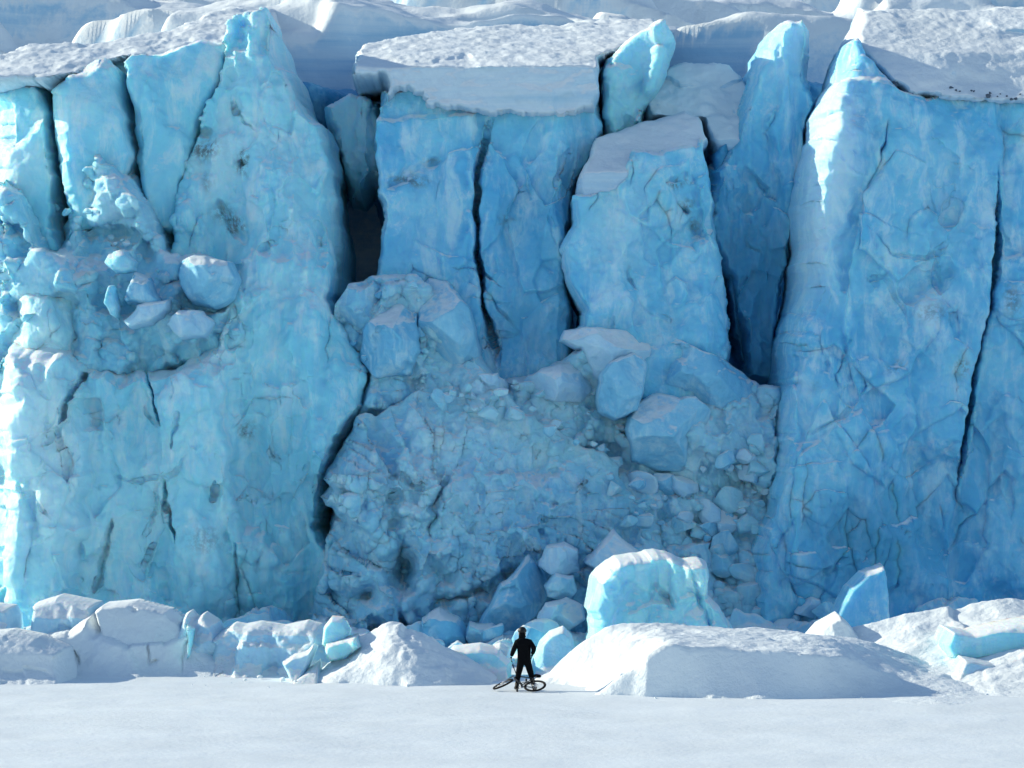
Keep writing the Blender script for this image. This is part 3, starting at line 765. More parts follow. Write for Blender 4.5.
block([(594, 398), (600, 372), (616, 354), (636, 348), (652, 360), (650, 392), (640, 412), (618, 422), (598, 414)], 115.5, 3, M_BLOCK, [planes((625, 380, 0.1, 0.1, 0), (650, 380, 0.8, 0, 0)), fb(0.7, 0.15, 131)], 'smooth blue block in front of the tilted frosted slab', 10, 131)
block([(654, 368), (662, 346), (676, 332), (690, 340), (716, 352), (742, 366), (764, 384), (760, 402), (738, 412), (704, 416), (676, 400), (658, 384)], 117.2, 4, M_BLOCK, [planes((700, 380, 0, 0.2, 0), (720, 356, 0.3, 1.2, 0)), fac(1.2, 0.3, 133)], 'large rounded blue boulder right of the tilted slab', 10, 133)
block([(628, 430), (636, 402), (660, 392), (696, 394), (714, 410), (714, 452), (700, 476), (660, 476), (632, 464)], 115.6, 4, M_BLOCK, [planes((665, 440, 0.05, 0.25, 0), (700, 440, 0.9, 0, 0), (650, 405, 0, 1.0, 0)), fac(1.5, 0.25, 135)], 'broad square faced blue boulder in the middle of the rubble slope', 8, 135)
block([(455, 405), (462, 385), (478, 372), (500, 370), (512, 386), (508, 404), (488, 416)], 116.8, 2.5, M_SLAB, [fac(0.7, 0.5, 137)], 'small jagged pale block below the vertical crack', 6, 137)
block([(582, 562), (596, 548), (616, 530), (642, 552), (638, 570), (604, 582)], 113.6, 2.5, M_SLAB, [planes((612, 555, 0.1, 0.35, 0), (625, 545, 0.7, 0.5, 0))], 'pale diamond shaped slab behind the large pale berg', 4, 139)
block([(538, 568), (548, 549), (568, 544), (580, 552), (580, 570), (560, 580)], 113.6, 2, M_SLAB, [fac(1.0, 0.3, 141)], 'pale block left of the diamond shaped slab', 5, 141)
block([(546, 588), (556, 574), (572, 576), (578, 590), (566, 602), (550, 600)], 113.2, 2, M_RUBBLE, [fac(0.9, 0.4, 143)], 'small cube of ice beneath the pale block near the berg', 5, 143)
block([(538, 620), (546, 606), (566, 600), (584, 606), (588, 622), (570, 634), (546, 634)], 112.4, 2, M_SLAB, [fac(1.2, 0.4, 145)], 'rounded frosted block just above the white shard right of the person', 6, 145)
block([(480, 628), (500, 590), (530, 560), (548, 575), (545, 605), (520, 640), (490, 645)], 113.4, 3, M_BLOCK, [planes((515, 600, 0.4, 0.3, 0), (530, 590, 1.0, 0.2, 0.1)), fac(1, 0.25, 147)], 'leaning dark blue plate above the standing person', 6, 147)
block([(464, 640), (468, 624), (490, 626), (502, 632), (500, 648), (470, 650)], 112.6, 2, M_RUBBLE, [fac(1.0, 0.4, 149)], 'low blue block at the foot of the rubble left of the person', 5, 149)
block([(420, 652), (418, 620), (440, 612), (462, 624), (470, 655)], 112.8, 3, M_BLOCK, [fac(1.2, 0.5, 151)], 'wide blue block behind the central snow mound', 8, 151)

# blocks on the bank at left
block([(172, 275), (176, 258), (190, 250), (205, 252), (226, 258), (238, 278), (232, 298), (212, 308), (186, 302)], 115.6, 3, M_BLOCK, [fac(1.2, 0.35, 153), lean(266, 1.1)], 'big rounded cyan block with a snowy top on the left bank', 12, 153, group='blocks on the left ice bank')
block([(160, 322), (176, 306), (200, 306), (212, 320), (200, 336), (176, 338)], 114.8, 2, M_SLAB, [planes((186, 322, 0, 1.1, 0), (186, 330, 0, 0.1, 0.2)), fb(0.4, 0.1, 155)], 'flat pale slab below the rounded cyan block', 5, 155, group='blocks on the left ice bank')
block([(98, 262), (104, 250), (118, 247), (136, 262), (132, 272), (110, 272)], 115.6, 2, M_PALE, [fac(0.9, 0.3, 157), lean(258, 0.8)], 'small white topped block above the thin upright plate', 6, 157, group='blocks on the left ice bank')
block([(101, 300), (104, 282), (109, 281), (118, 306), (115, 318), (106, 314)], 115.2, 1.4, M_PALE, [fb(0.5, 0.1, 159)], 'thin upright plate of ice on the left bank', 4, 159, group='blocks on the left ice bank')
block([(122, 290), (130, 272), (146, 276), (158, 300), (140, 306), (124, 304)], 115.4, 2, M_BLOCK, [fac(0.9, 0.4, 161)], 'wedge of cyan ice right of the thin plate', 6, 161, group='blocks on the left ice bank')
block([(118, 318), (132, 302), (166, 296), (168, 308), (150, 324), (128, 328)], 115.0, 2, M_SLAB, [planes((140, 312, 0, 0.9, 0), (140, 320, 0, 0.1, 0.2))], 'long pale slab lying under the cyan wedge', 5, 163, group='blocks on the left ice bank')

# many loose chunks
rs = random.Random(12)
def chunks(n, area, key, size, label, group, mats, dens=None, off=0.1):
    P = dense_poly(area, 8, 0, 1)
    umin, vmin = P.min(0); umax, vmax = P.max(0)
    k = 0
    while k < n:
        u, v = rs.uniform(umin, umax), rs.uniform(vmin, vmax)
        if poly_sdf(np.array([u]), np.array([v]), P)[0][0] < 0: continue
        w = size[0] + (size[1] - size[0]) * rs.random() ** 2.2
        D = surf_y(key, u, v) - off
        o = boulder('ice_chunk', u, v, w, w * rs.uniform(0.65, 1.0), D, rs.choice(mats), rs.randint(0, 10 ** 6), rot=rs.uniform(-0.5, 0.5), cuts=rs.randint(13, 20), sub=3 if w < 12 else 4)
        tag(o, label, 'ice chunk', group)
        k += 1
chunks(115, [(640, 480), (700, 470), (762, 440), (775, 520), (800, 580), (845, 625), (740, 635), (700, 560), (640, 540)], 'rubble', (8, 38), 'loose blue ice chunk tumbled at the foot of the right cliff', 'ice chunks under the right cliff', [M_RUBBLE, M_BLOCK, M_RUBBLE, M_SLAB])
chunks(48, [(420, 600), (520, 580), (600, 540), (650, 560), (600, 640), (430, 650)], 'rubble', (7, 34), 'blue ice chunk piled in the low rubble behind the person', 'ice chunks behind the person', [M_RUBBLE, M_BLOCK, M_BLOCK])
chunks(35, [(440, 372), (520, 380), (600, 410), (640, 430), (560, 430), (470, 396), (400, 390)], 'rubble', (4, 18), 'small ice chunk scattered along the crest of the rubble slope', 'ice chunks on the rubble crest', [M_RUBBLE, M_SLAB, M_PALE])
chunks(30, [(380, 392), (440, 384), (520, 392), (600, 436), (650, 490), (640, 540), (600, 480), (540, 430), (450, 402)], 'rubble', (6, 24), 'ice chunk lodged along the rim of the big bulge', 'ice chunks on the bulge rim', [M_RUBBLE, M_RUBBLE, M_BLOCK], off=1.2)
chunks(22, [(330, 300), (420, 280), (440, 380), (380, 400), (340, 350)], 'rubble', (6, 20), 'ice chunk heaped under the black cave', 'ice chunks under the cave', [M_RUBBLE, M_RUBBLE, M_BLOCK])
chunks(30, [(50, 200), (150, 215), (250, 290), (240, 340), (110, 320), (80, 290)], 'bank', (5, 18), 'pale ice chunk lying on the left ice bank', 'ice chunks on the left bank', [M_PALE, M_PALE, M_SLAB])

# bergs at the foot
o = relief('ice_berg', [(586, 610), (590, 590), (600, 574), (620, 560), (650, 553), (672, 556), (690, 562), (704, 561), (712, 566), (716, 580), (714, 596), (724, 612), (740, 635), (740, 660), (590, 660)], 110.6, 4.5, M_CLEAR,
           [fac(1.8, 0.4, 171), planes((640, 600, 0, 0.1, 0), (700, 600, 0.9, 0, -0.2), (640, 580, 0, 0.55, -0.1)), crack([(655, 585), (668, 600), (674, 612)], 3, 0.25), crack([(690, 566), (700, 600), (715, 640)], 2.0, 0.3), spalls(8, (595, 565, 725, 640), 172, (10, 26)), fb(1.2, 0.3, 174, 5)], edge=(16, 8, 8, 6), fine=((0.9, 0.08, 3), (0.3, 0.03, 3)), seed=171, jag=3, res=1.0, stains=[(668, 600, 8, 8, 0.6)])
tag(o, 'large pale cyan ice block with a frosted left edge behind the right snow mound', 'ice berg')
o = relief('ice_shard', [(826, 650), (838, 612), (850, 588), (866, 574), (888, 565), (892, 580), (893, 604), (896, 650)], 111.5, 2.5, M_BLUE, [planes((860, 610, 0.1, 0.15, 0), (890, 600, 1.5, 0, 0)), fb(1.0, 0.12, 173)], edge=5, seed=173, jag=1)
tag(o, 'pointed blue fin of ice standing above the right snow mound', 'ice shard')

# ------------------------------------------------------------------ pressure ridge in front: snow mounds and slabs
SF = ((0.5, 0.05, 4), (0.18, 0.02, 3))
def mound(outline, D, thick, feats, label, edge=(30, 30, 10, 6), seed=1, mat=None, cat='snow mound', name='snow_mound', jag=0.0, wob=0.06, fine=SF, res=1.2, **kw):
    outline = [(u, v + 24 if v >= 667 else v) for u, v in outline]
    vg = HOR + CAM_H * F_PX / D
    feats = list(feats) + [skirt(vg + 2, 1.0, 7.0)]
    o = relief(name, outline, D, thick, mat or M_MOUND, feats, edge=edge, seed=seed, jag=jag, wob=wob, fine=fine, res=res, **kw)
    return tag(o, label, cat)

mound([(-60, 616), (-20, 606), (4, 609), (9, 618), (10, 634), (20, 650), (20, 680), (-60, 684)], 107.6, 3, [fac(1.0, 0.3, 201), lean(640, 0.5)], 'white block cut off by the left border behind the ridge', edge=5, seed=201, mat=M_SLAB, cat='ice slab', name='ice_slab')
mound([(-60, 640), (0, 634), (30, 640), (60, 652), (72, 668), (60, 690), (-60, 700)], 103.6, 3.5, [planes((20, 680, 0.05, 0.25, 0), (20, 660, 0.05, 1.2, 0)), crack([(0, 668), (20, 672), (34, 690)], 2, 0.12), crack([(20, 668), (45, 672), (58, 684)], 2, 0.12)], 'low snow covered slab with thin cracks at the left end of the ridge', edge=(10, 16, 5, 3), seed=203, mat=M_MOUND, cat='ice slab', name='ice_slab')
mound([(24, 636), (25, 606), (50, 598), (90, 606), (96, 622), (88, 650), (60, 672), (34, 668)], 108.2, 3.5, [planes((60, 640, 0.0, 0.2, 0), (60, 622, 0.0, 1.3, 0)), fac(1.0, 0.2, 205)], 'square snow topped slab standing highest on the left ridge', edge=(10, 8, 5, 3), seed=205, mat=M_SLAB, cat='ice slab', name='ice_slab')
mound([(16, 690), (24, 650), (40, 634), (62, 630), (74, 621), (86, 614), (100, 629), (130, 640), (160, 638), (188, 630), (214, 648), (238, 664), (240, 690)], 106.6, 4, [tilt(120, 660, 0.03, 0.3), fb(2.5, 0.35, 207), fac(1.8, 0.15, 208), crack([(144, 640), (148, 664), (158, 660)], 1.3, 0.2), crack([(58, 650), (72, 674)], 1.5, 0.2), crack([(72, 650), (80, 664)], 1.2, 0.2), crack([(186, 640), (180, 660), (184, 676)], 1.3, 0.15), crack([(222, 656), (214, 674)], 1.3, 0.15)], 'broad smooth snowy slab face forming the middle of the left ridge', edge=(24, 30, 6, 3), seed=207, mat=M_MOUND, cat='ice slab', name='ice_slab')
mound([(90, 612), (98, 606), (130, 603), (165, 612), (180, 622), (190, 640), (170, 656), (120, 656), (100, 640)], 107.4, 3, [tilt(130, 630, 0.15, 0.5), fb(1, 0.1, 209), crack([(130, 603), (134, 612)], 2, 0.2)], 'rounded fan shaped snow slab behind the ridge face', edge=(5, 8, 4, 5), seed=209, mat=M_MOUND, cat='ice slab', name='ice_slab')
mound([(168, 650), (180, 616), (186, 613), (192, 620), (200, 615), (214, 624), (222, 640), (232, 656), (250, 678), (170, 678)], 107.2, 2.6, [fac(0.8, 0.35, 211), lean(650, 0.4)], 'notched frosty hump at the right end of the left ridge', edge=(8, 10, 5, 3), seed=211, mat=M_SLAB, cat='ice slab', name='ice_slab')
mound([(186, 640), (184, 626), (192, 630), (190, 656), (184, 664)], 106.2, 1.2, [fb(0.5, 0.1, 213)], 'narrow wedge of clear cyan ice stuck in the notched hump', edge=4, seed=213, mat=M_CLEAR, cat='ice wedge', name='ice_wedge')
mound([(206, 640), (230, 626), (240, 628), (256, 625), (280, 629), (304, 624), (318, 628), (326, 640), (340, 662), (340, 676), (206, 676)], 106.6, 2.8, [fac(0.9, 0.4, 215), fb(1.2, 0.4, 216), planes((270, 655, 0, 0.3, 0), (270, 640, 0, 1.3, 0))], 'low snow crusted ice hump behind the flat plates', edge=(10, 8, 5, 3), seed=215, mat=M_SLAB, cat='ice slab', name='ice_slab')
mound([(320, 646), (322, 628), (330, 618), (342, 619), (349, 632), (346, 648), (332, 654)], 104.6, 1.6, [planes((335, 635, 0.2, 0.1, 0), (345, 635, 0.8, 0.1, 0))], 'upright clear cyan plate beside the central snow mound', edge=4, seed=217, mat=M_CLEAR, cat='ice plate', name='ice_plate')
mound([(322, 655), (324, 644), (334, 642), (356, 636), (362, 648), (346, 662), (328, 664)], 103.8, 1.6, [fac(0.6, 0.2, 219)], 'cyan ice lump leaning on the left flank of the central mound', edge=5, seed=219, mat=M_CLEAR, cat='ice lump', name='ice_lump')
mound([(280, 664), (292, 656), (306, 652), (312, 645), (316, 648), (310, 664), (296, 668)], 103.8, 1.2, [fb(0.5, 0.1, 221)], 'white tongue of ice pointing up in front of the low hump', edge=4, seed=221, mat=M_SLAB, cat='ice plate', name='ice_plate')
mound([(262, 674), (280, 667), (318, 662), (322, 672), (312, 678), (270, 680)], 103.4, 1.6, [lean(680, 2.0)], 'flat white ice plate lying in front of the low hump', edge=3, seed=223, mat=M_SLAB, cat='ice plate', name='ice_plate')
mound([(232, 676), (250, 669), (275, 668), (270, 676), (250, 680)], 103.9, 1.2, [lean(680, 2.0)], 'thin flat ice plate at the left of the two plates', edge=3, seed=225, mat=M_SLAB, cat='ice plate', name='ice_plate')
mound([(442, 662), (452, 650), (480, 647), (500, 652), (512, 664), (510, 680), (460, 682)], 104.6, 2.4, [planes((480, 665, 0, 0.2, 0), (480, 656, 0, 1.2, 0)), fb(0.8, 0.1, 229)], 'low cyan ice slab just left of the person', edge=(6, 6, 4, 3), seed=229, mat=M_CLEAR, cat='ice slab', name='ice_slab')
mound([(468, 672), (484, 667), (504, 668), (512, 674), (500, 680), (474, 680)], 102.6, 1.5, [lean(680, 1.2)], 'small white snow ledge behind the fallen front wheel', edge=3, seed=231, cat='snow ledge', name='snow_ledge')
mound([(487, 656), (492, 648), (500, 645), (510, 650), (512, 660), (492, 664)], 106, 1.5, [fac(0.7, 0.25, 233)], 'little white shard at the left shoulder of the person', edge=4, seed=233, mat=M_SLAB, cat='ice shard', name='ice_shard')
mound([(532, 664), (540, 644), (550, 634), (564, 629), (573, 638), (578, 660), (578, 672), (530, 672)], 105.6, 2, [planes((552, 650, 0.1, 0.25, 0), (566, 640, 0.9, 0.3, 0), (540, 645, -1.0, 0.2, 0.1))], 'white frosted shard standing just right of the person', edge=4, seed=235, mat=M_PALE, cat='ice shard', name='ice_shard')

mound([(800, 672), (806, 644), (822, 626), (842, 615), (852, 624), (866, 642), (876, 672)], 106.2, 2.4, [planes((838, 630, 0, 0.4, 0), (846, 628, 0.9, 0.2, 0), (830, 628, -0.8, 0.3, 0.1))], 'small white pyramid of snow beside the blue fin', edge=4, seed=243, name='snow_mound')
mound([(945, 646), (952, 630), (975, 634), (1010, 626), (1100, 610), (1100, 650), (1020, 654), (975, 662), (950, 660)], 102.0, 3, [planes((1000, 645, 0, 0.1, 0), (1000, 634, 0, 1.6, 0)), fb(0.8, 0.1, 247)], 'thick slab with a bare cyan edge and a snow top at far right', edge=(5, 5, 4, 4), seed=247, mat=M_CLEAR, name='ice_slab', cat='ice slab')
mound([(940, 686), (946, 668), (965, 658), (1000, 664), (1030, 652), (1100, 645), (1100, 705), (985, 704)], 100.2, 3, [planes((1000, 685, 0.02, 0.35, 0), (1000, 668, 0, 1.5, 0)), fb(1.2, 0.12, 249), crack([(950, 660), (946, 680)], 2, 0.3)], 'tilted snowy slab lying lowest at the right border', edge=(6, 6, 4, 3), seed=249, mat=M_SLAB, name='ice_slab', cat='ice slab')

def drift(label, crest, Dc, foot, back=4.0, lip=None, seed=1, name='snow_mound', cat='snow mound', rough=0.05, sag=1.0, step=0.055, mat=None, skew=0.0):
    """a bank of snow as a height field: crest = photo points of its skyline at distance Dc, foot = (u, v) points of its foot on the ground;
    lip = (u0, u1, v_lip points): between u0 and u1 the front breaks off at a lip above a wind scoop"""
    cu = np.array([a for a, b in crest], float); cv = np.array([b for a, b in crest], float)
    fu = np.array([a for a, b in foot], float); fy = CAM_H * F_PX / (np.array([b for a, b in foot], float) - HOR) - CAM_D
    yc = Dc - CAM_D
    xs_ = np.arange(wx(cu.min(), Dc), wx(cu.max(), Dc), step)
    ys_ = np.arange(fy.min() - 0.5, yc + back + 0.3, step)
    X, Y = np.meshgrid(xs_, ys_)
    U = X * F_PX / Dc + CX + skew * (Y - yc)
    U = U + 6 * fbm2(X / 1.2, Y / 1.2, 3, seed) + 16 * fbm2(X / 3.0, Y / 1.6, 3, seed + 31)
    zc = CAM_H + (HOR - np.interp(U, cu, cv)) * Dc / F_PX
    zc = np.maximum(zc, 0)
    yf = np.interp(U, fu, fy) + 0.35 * fbm2(X / 1.1, Y * 0 + 3.0, 3, seed + 2)
    ycr = yc + 0.4 * fbm2(X / 2.0, X * 0, 3, seed + 4)
    w = np.clip((ycr - Y) / np.maximum(ycr - yf, 0.3), 0, 1.3)
    prof = np.clip(1 - w, 0, 1) ** sag
    if lip:
        lu = np.array([a for a, b in lip[2]], float); lv = np.array([b for a, b in lip[2]], float)
        yl = np.interp(U, [a for a, b in lip[3]], [b for a, b in lip[3]])
        L = sstep(lip[0], lip[0] + 75, U) * (1 - sstep(lip[1] - 90, lip[1], U))
        zl = np.maximum(CAM_H + (HOR - np.interp(U, lu, lv)) * (yl + CAM_D) / F_PX, 0.02) 
        yl_ = yl + 0.25 * fbm2(X / 1.6, X * 0 + 8, 3, seed + 6)
        top = zc + (zl - zc) * np.clip((ycr - Y) / np.maximum(ycr - yl_, 0.2), 0, 1)
        q = np.clip((yl_ - Y) / np.maximum(yl_ - yf, 0.3), 0, 1)
        scoop = zl * (1 - q) ** 1.5
        zl_prof = np.where(Y > yl_, top, scoop)
        front = zc * prof * (1 - L) + zl_prof * L
    else:
        L = 0
        front = zc * prof
    bk = zc * (1 - sstep(0, back, Y - ycr))
    Z = np.where(Y > ycr, bk, front)
    n3 = fbm2(X / 0.7, Y / 0.7, 5, seed + 8, 0.6) * rough + fbm2(X / 3.0, Y / 3.0, 3, seed + 9) * rough * 2.5
    amp = np.clip(Z / 0.35, 0, 1)
    if lip: amp = amp * (1 - 0.75 * L * (Y < yl_))
    Z = Z + n3 * amp
    rim = np.minimum(np.minimum(X - xs_[0], xs_[-1] - X), np.minimum(Y - ys_[0], ys_[-1] - Y))
    Z = Z - 0.13 * (Z < 0.02) - 0.25 * (1 - sstep(0, 0.4, rim))
    ids = np.arange(X.size).reshape(X.shape)
    vis = Z > -0.13
    q_ = vis[:-1, :-1] | vis[:-1, 1:] | vis[1:, 1:] | vis[1:, :-1]
    q_ = q_ & (np.maximum.reduce([Z[:-1, :-1], Z[:-1, 1:], Z[1:, 1:], Z[1:, :-1]]) > -0.12)
    f = np.stack([ids[:-1, :-1][q_], ids[:-1, 1:][q_], ids[1:, 1:][q_], ids[1:, :-1][q_]], 1)
    v = np.stack([X.ravel(), Y.ravel(), Z.ravel()], 1)
    used = np.zeros(len(v), bool); used[f.ravel()] = True
    rm = np.cumsum(used) - 1
    o = mesh_obj(name, v[used], rm[f], mat or M_MOUND)
    return tag(o, label, cat)

drift('long snow mound with a scooped shaded front right of the person', [(524, 694), (545, 678), (560, 662), (578, 645), (600, 629), (625, 625), (690, 627), (745, 631), (800, 634), (830, 638), (870, 644), (910, 654), (955, 668), (1000, 690)], 102.8,
      [(520, 684), (545, 684), (600, 688), (632, 693), (660, 697), (700, 699), (760, 699), (830, 698), (890, 697), (950, 698), (1000, 698)], back=4.0,
      lip=(588, 900, [(600, 640), (640, 644), (680, 647), (760, 651), (820, 657), (860, 668), (900, 690)], [(585, -1.9), (640, -2.5), (790, -2.5), (850, -1.6), (900, 0.0)]), seed=241, rough=0.09)
drift('wide textured snow slope rising to the far right end of the ridge', [(735, 668), (770, 656), (800, 644), (850, 629), (880, 622), (900, 614), (930, 609), (946, 606), (952, 611), (975, 604), (1000, 600), (1040, 599), (1120, 598)], 107.0,
      [(720, 676), (780, 678), (840, 684), (900, 692), (960, 698), (1120, 702)], back=4.0, seed=245, name='snow_slope', cat='snow slope', rough=0.09, sag=1.15)
drift('peaked snow mound with a shaded right face left of the person', [(292, 690), (318, 668), (330, 656), (342, 648), (356, 637), (374, 630), (386, 625), (397, 624), (403, 631), (422, 635), (442, 646), (464, 658), (488, 671), (520, 690)], 104.6,
      [(280, 680), (340, 684), (400, 686), (450, 685), (520, 684)], back=2.5, seed=227, rough=0.17, sag=0.8)
drift('long low snow drift running along the foot of the left slabs', [(-90, 640), (0, 646), (30, 644), (60, 650), (110, 654), (160, 652), (215, 652), (262, 655), (310, 656), (350, 662), (400, 676)], 108.6,
      [(-90, 692), (0, 688), (50, 681), (90, 675), (130, 672), (250, 672), (320, 678), (400, 682)], back=2.0, seed=261, name='snow_drift', cat='snow drift', rough=0.07, sag=0.9)
drift('low rough drift of broken snow at the foot of the right slabs', [(800, 700), (850, 690), (890, 681), (920, 679), (950, 684), (985, 690), (1040, 694), (1120, 696)], 100.4,
      [(790, 704), (850, 707), (900, 708), (960, 708), (1120, 708)], back=2.0, seed=251, name='snow_drift', cat='snow drift', rough=0.14)

rs = random.Random(77)
for i in range(70):
    u = rs.choice([rs.uniform(0, 480), rs.uniform(545, 1020), rs.uniform(850, 1020)])
    v = rs.uniform(672, 688) if u < 480 else rs.uniform(688, 699)
    D_ = CAM_H * F_PX / (v - HOR)
    w = 1.8 + 7 * rs.random() ** 3
    o = boulder('snow_crumb', u, v - w * 0.2, w, w * 0.7, D_, M_MOUND, 3000 + i, sub=2, rough=0.1)
    tag(o, 'small crumb of broken snow lying at the foot of the snow ridge', 'snow crumb', 'snow crumbs along the ridge')

# ------------------------------------------------------------------ the person
def tube(pts, radii, seg=8, caps=True):
    """swept tube through points with a radius each"""
    pts = [Vector(p) for p in pts]
    vs, fs = [], []
    up = Vector((0.13, 0.27, 0.95)).normalized()
    for i, p in enumerate(pts):
        t = (pts[min(i + 1, len(pts) - 1)] - pts[max(i - 1, 0)]).normalized()
        a = t.cross(up)
        if a.length < 0.05: a = t.cross(Vector((1, 0, 0)))
        a.normalize(); b = t.cross(a)
        for k in range(seg):
            an = 2 * math.pi * k / seg
            vs.append(p + (a * math.cos(an) + b * math.sin(an)) * radii[i])
    for i in range(len(pts) - 1):
        for k in range(seg):
            k2 = (k + 1) % seg
            fs.append([i * seg + k, i * seg + k2, (i + 1) * seg + k2, (i + 1) * seg + k])
    if caps:
        fs.append(list(range(seg))[::-1]); fs.append([(len(pts) - 1) * seg + k for k in range(seg)])
    return vs, fs
def ring(c, axis, R, r, n=40, seg=8):
    axis = Vector(axis).normalized()
    a = axis.orthogonal().normalized(); b = axis.cross(a)
    vs, fs = [], []
    for i in range(n):
        d = a * math.cos(2 * math.pi * i / n) + b * math.sin(2 * math.pi * i / n)
        for k in range(seg):
            an = 2 * math.pi * k / seg
            vs.append(Vector(c) + d * (R + r * math.cos(an)) + axis * (r * math.sin(an)))
    for i in range(n):
        for k in range(seg):
            i2, k2 = (i + 1) % n, (k + 1) % seg
            fs.append([i * seg + k, i2 * seg + k, i2 * seg + k2, i * seg + k2])
    return vs, fs
def join(*parts):
    vs, fs = [], []
    for v, f in parts:
        n = len(vs)
        vs += list(v); fs += [[i + n for i in q] for q in f]
    return vs, fs
def local_obj(name, vf, mat, parent, smooth=True):
    me = bpy.data.meshes.new(name)
    me.from_pydata([tuple(v) for v in vf[0]], [], vf[1]); me.update()
    me.polygons.foreach_set('use_smooth', [smooth] * len(me.polygons))
    for m in (mat if isinstance(mat, (list, tuple)) else [mat]):
        me.materials.append(m)
    o = bpy.data.objects.new(name, me); COL.objects.link(o)
    if parent is not None: o.parent = parent
    return o
def skin_mesh(name, joints, bones, sub=2):
    names = list(joints)
    me = bpy.data.meshes.new(name)
    me.from_pydata([joints[n][0] for n in names], [(names.index(a), names.index(b)) for a, b in bones], [])
    o = bpy.data.objects.new(name, me); COL.objects.link(o)
    md = o.modifiers.new('skin', 'SKIN'); md.use_smooth_shade = True
    for i, n in enumerate(names):
        r = joints[n][1]
        sv = me.skin_vertices[0].data[i]
        sv.radius = (r, r) if not isinstance(r, tuple) else r
        sv.use_root = (i == 0)
    sb = o.modifiers.new('sub', 'SUBSURF'); sb.levels = sub; sb.render_levels = sub
    dg = bpy.context.evaluated_depsgraph_get()
    m2 = bpy.data.meshes.new_from_object(o.evaluated_get(dg))
    o.modifiers.clear()
    o.data = m2
    m2.polygons.foreach_set('use_smooth', [True] * len(m2.polygons))
    bpy.data.meshes.remove(me)
    return o

M_CLOTH = plain_mat('black_cloth', (0.004, 0.0045, 0.006), 0.95, 0, 0.4, 14)
M_SKIN = plain_mat('skin', (0.45, 0.27, 0.20), 0.55)
M_GLOVE = plain_mat('black_glove', (0.015, 0.014, 0.014), 0.7)
M_HELM = plain_mat('black_helmet_shell', (0.008, 0.008, 0.01), 0.55)
M_WHITE = plain_mat('white_plastic', (0.75, 0.77, 0.78), 0.4)
M_BOOT = plain_mat('black_boot', (0.018, 0.016, 0.015), 0.6)

PX = wx(523.0, 100.0)
def pj(u, v, y=0.0):            # photo position of a joint on the figure's own plane -> metres from its base
    return ((u - 523.0) / 36.0, y, (690.0 - v) / 36.0)
J = {
    'pelvis': (pj(524, 659, 0.0), (0.19, 0.14)), 'waist': (pj(524, 654, 0.01), (0.195, 0.14)), 'chest': (pj(524, 646.5, 0.0), (0.215, 0.15)),
    'collar': (pj(523.2, 641, 0.0), (0.15, 0.115)), 'neck': (pj(522.6, 638.2, 0.01), 0.062), 'skull': (pj(522.2, 634.5, 0.03), 0.088), 'crown': (pj(522.2, 629.5, 0.02), 0.09),
    'shoulder_l': (pj(517.0, 642.4, 0.0), 0.092), 'elbow_l': (pj(513.4, 650.5, -0.03), 0.074), 'wrist_l': (pj(511.3, 656.6, 0.04), 0.052),
    'shoulder_r': (pj(529.8, 642.2, 0.0), 0.092), 'elbow_r': (pj(534.4, 648.6, -0.12), 0.076), 'wrist_r': (pj(532.2, 654.6, 0.03), 0.054),
    'hip_l': (pj(521.2, 661.5, 0.0), 0.122), 'knee_l': (pj(518.6, 673.5, 0.05), 0.09), 'calf_l': (pj(517.8, 678, 0.0), 0.078), 'ankle_l': (pj(517.0, 686.6, -0.02), 0.05), 'heel_l': (pj(516.9, 688.4, -0.04), 0.046), 'toe_l': (pj(515.6, 688.7, 0.18), 0.04),
    'hip_r': (pj(527.2, 661.5, 0.0), 0.122), 'knee_r': (pj(530.8, 673.5, 0.04), 0.09), 'calf_r': (pj(532.0, 678, -0.01), 0.078), 'ankle_r': (pj(533.6, 686.6, -0.04), 0.05), 'heel_r': (pj(533.7, 688.4, -0.06), 0.046), 'toe_r': (pj(535.6, 688.7, 0.15), 0.04),
}
BN = [('pelvis', 'waist'), ('waist', 'chest'), ('chest', 'collar'), ('collar', 'neck'), ('neck', 'skull'), ('skull', 'crown'),
      ('collar', 'shoulder_l'), ('shoulder_l', 'elbow_l'), ('elbow_l', 'wrist_l'), ('collar', 'shoulder_r'), ('shoulder_r', 'elbow_r'), ('elbow_r', 'wrist_r'),
      ('pelvis', 'hip_l'), ('hip_l', 'knee_l'), ('knee_l', 'calf_l'), ('calf_l', 'ankle_l'), ('ankle_l', 'heel_l'), ('heel_l', 'toe_l'),
      ('pelvis', 'hip_r'), ('hip_r', 'knee_r'), ('knee_r', 'calf_r'), ('calf_r', 'ankle_r'), ('ankle_r', 'heel_r'), ('heel_r', 'toe_r')]
person = skin_mesh('person', J, BN)
person.location = (PX, 0.0, 0.0)
person.data.materials.clear()
person.data.materials.append(M_CLOTH); person.data.materials.append(M_SKIN)
hz = J['neck'][0][2]
for p in person.data.polygons:
    if p.center.z > hz and p.center.y > 0.03: p.material_index = 1
tag(person, 'person in black jacket and trousers seen from behind, legs apart on the snow', 'person')
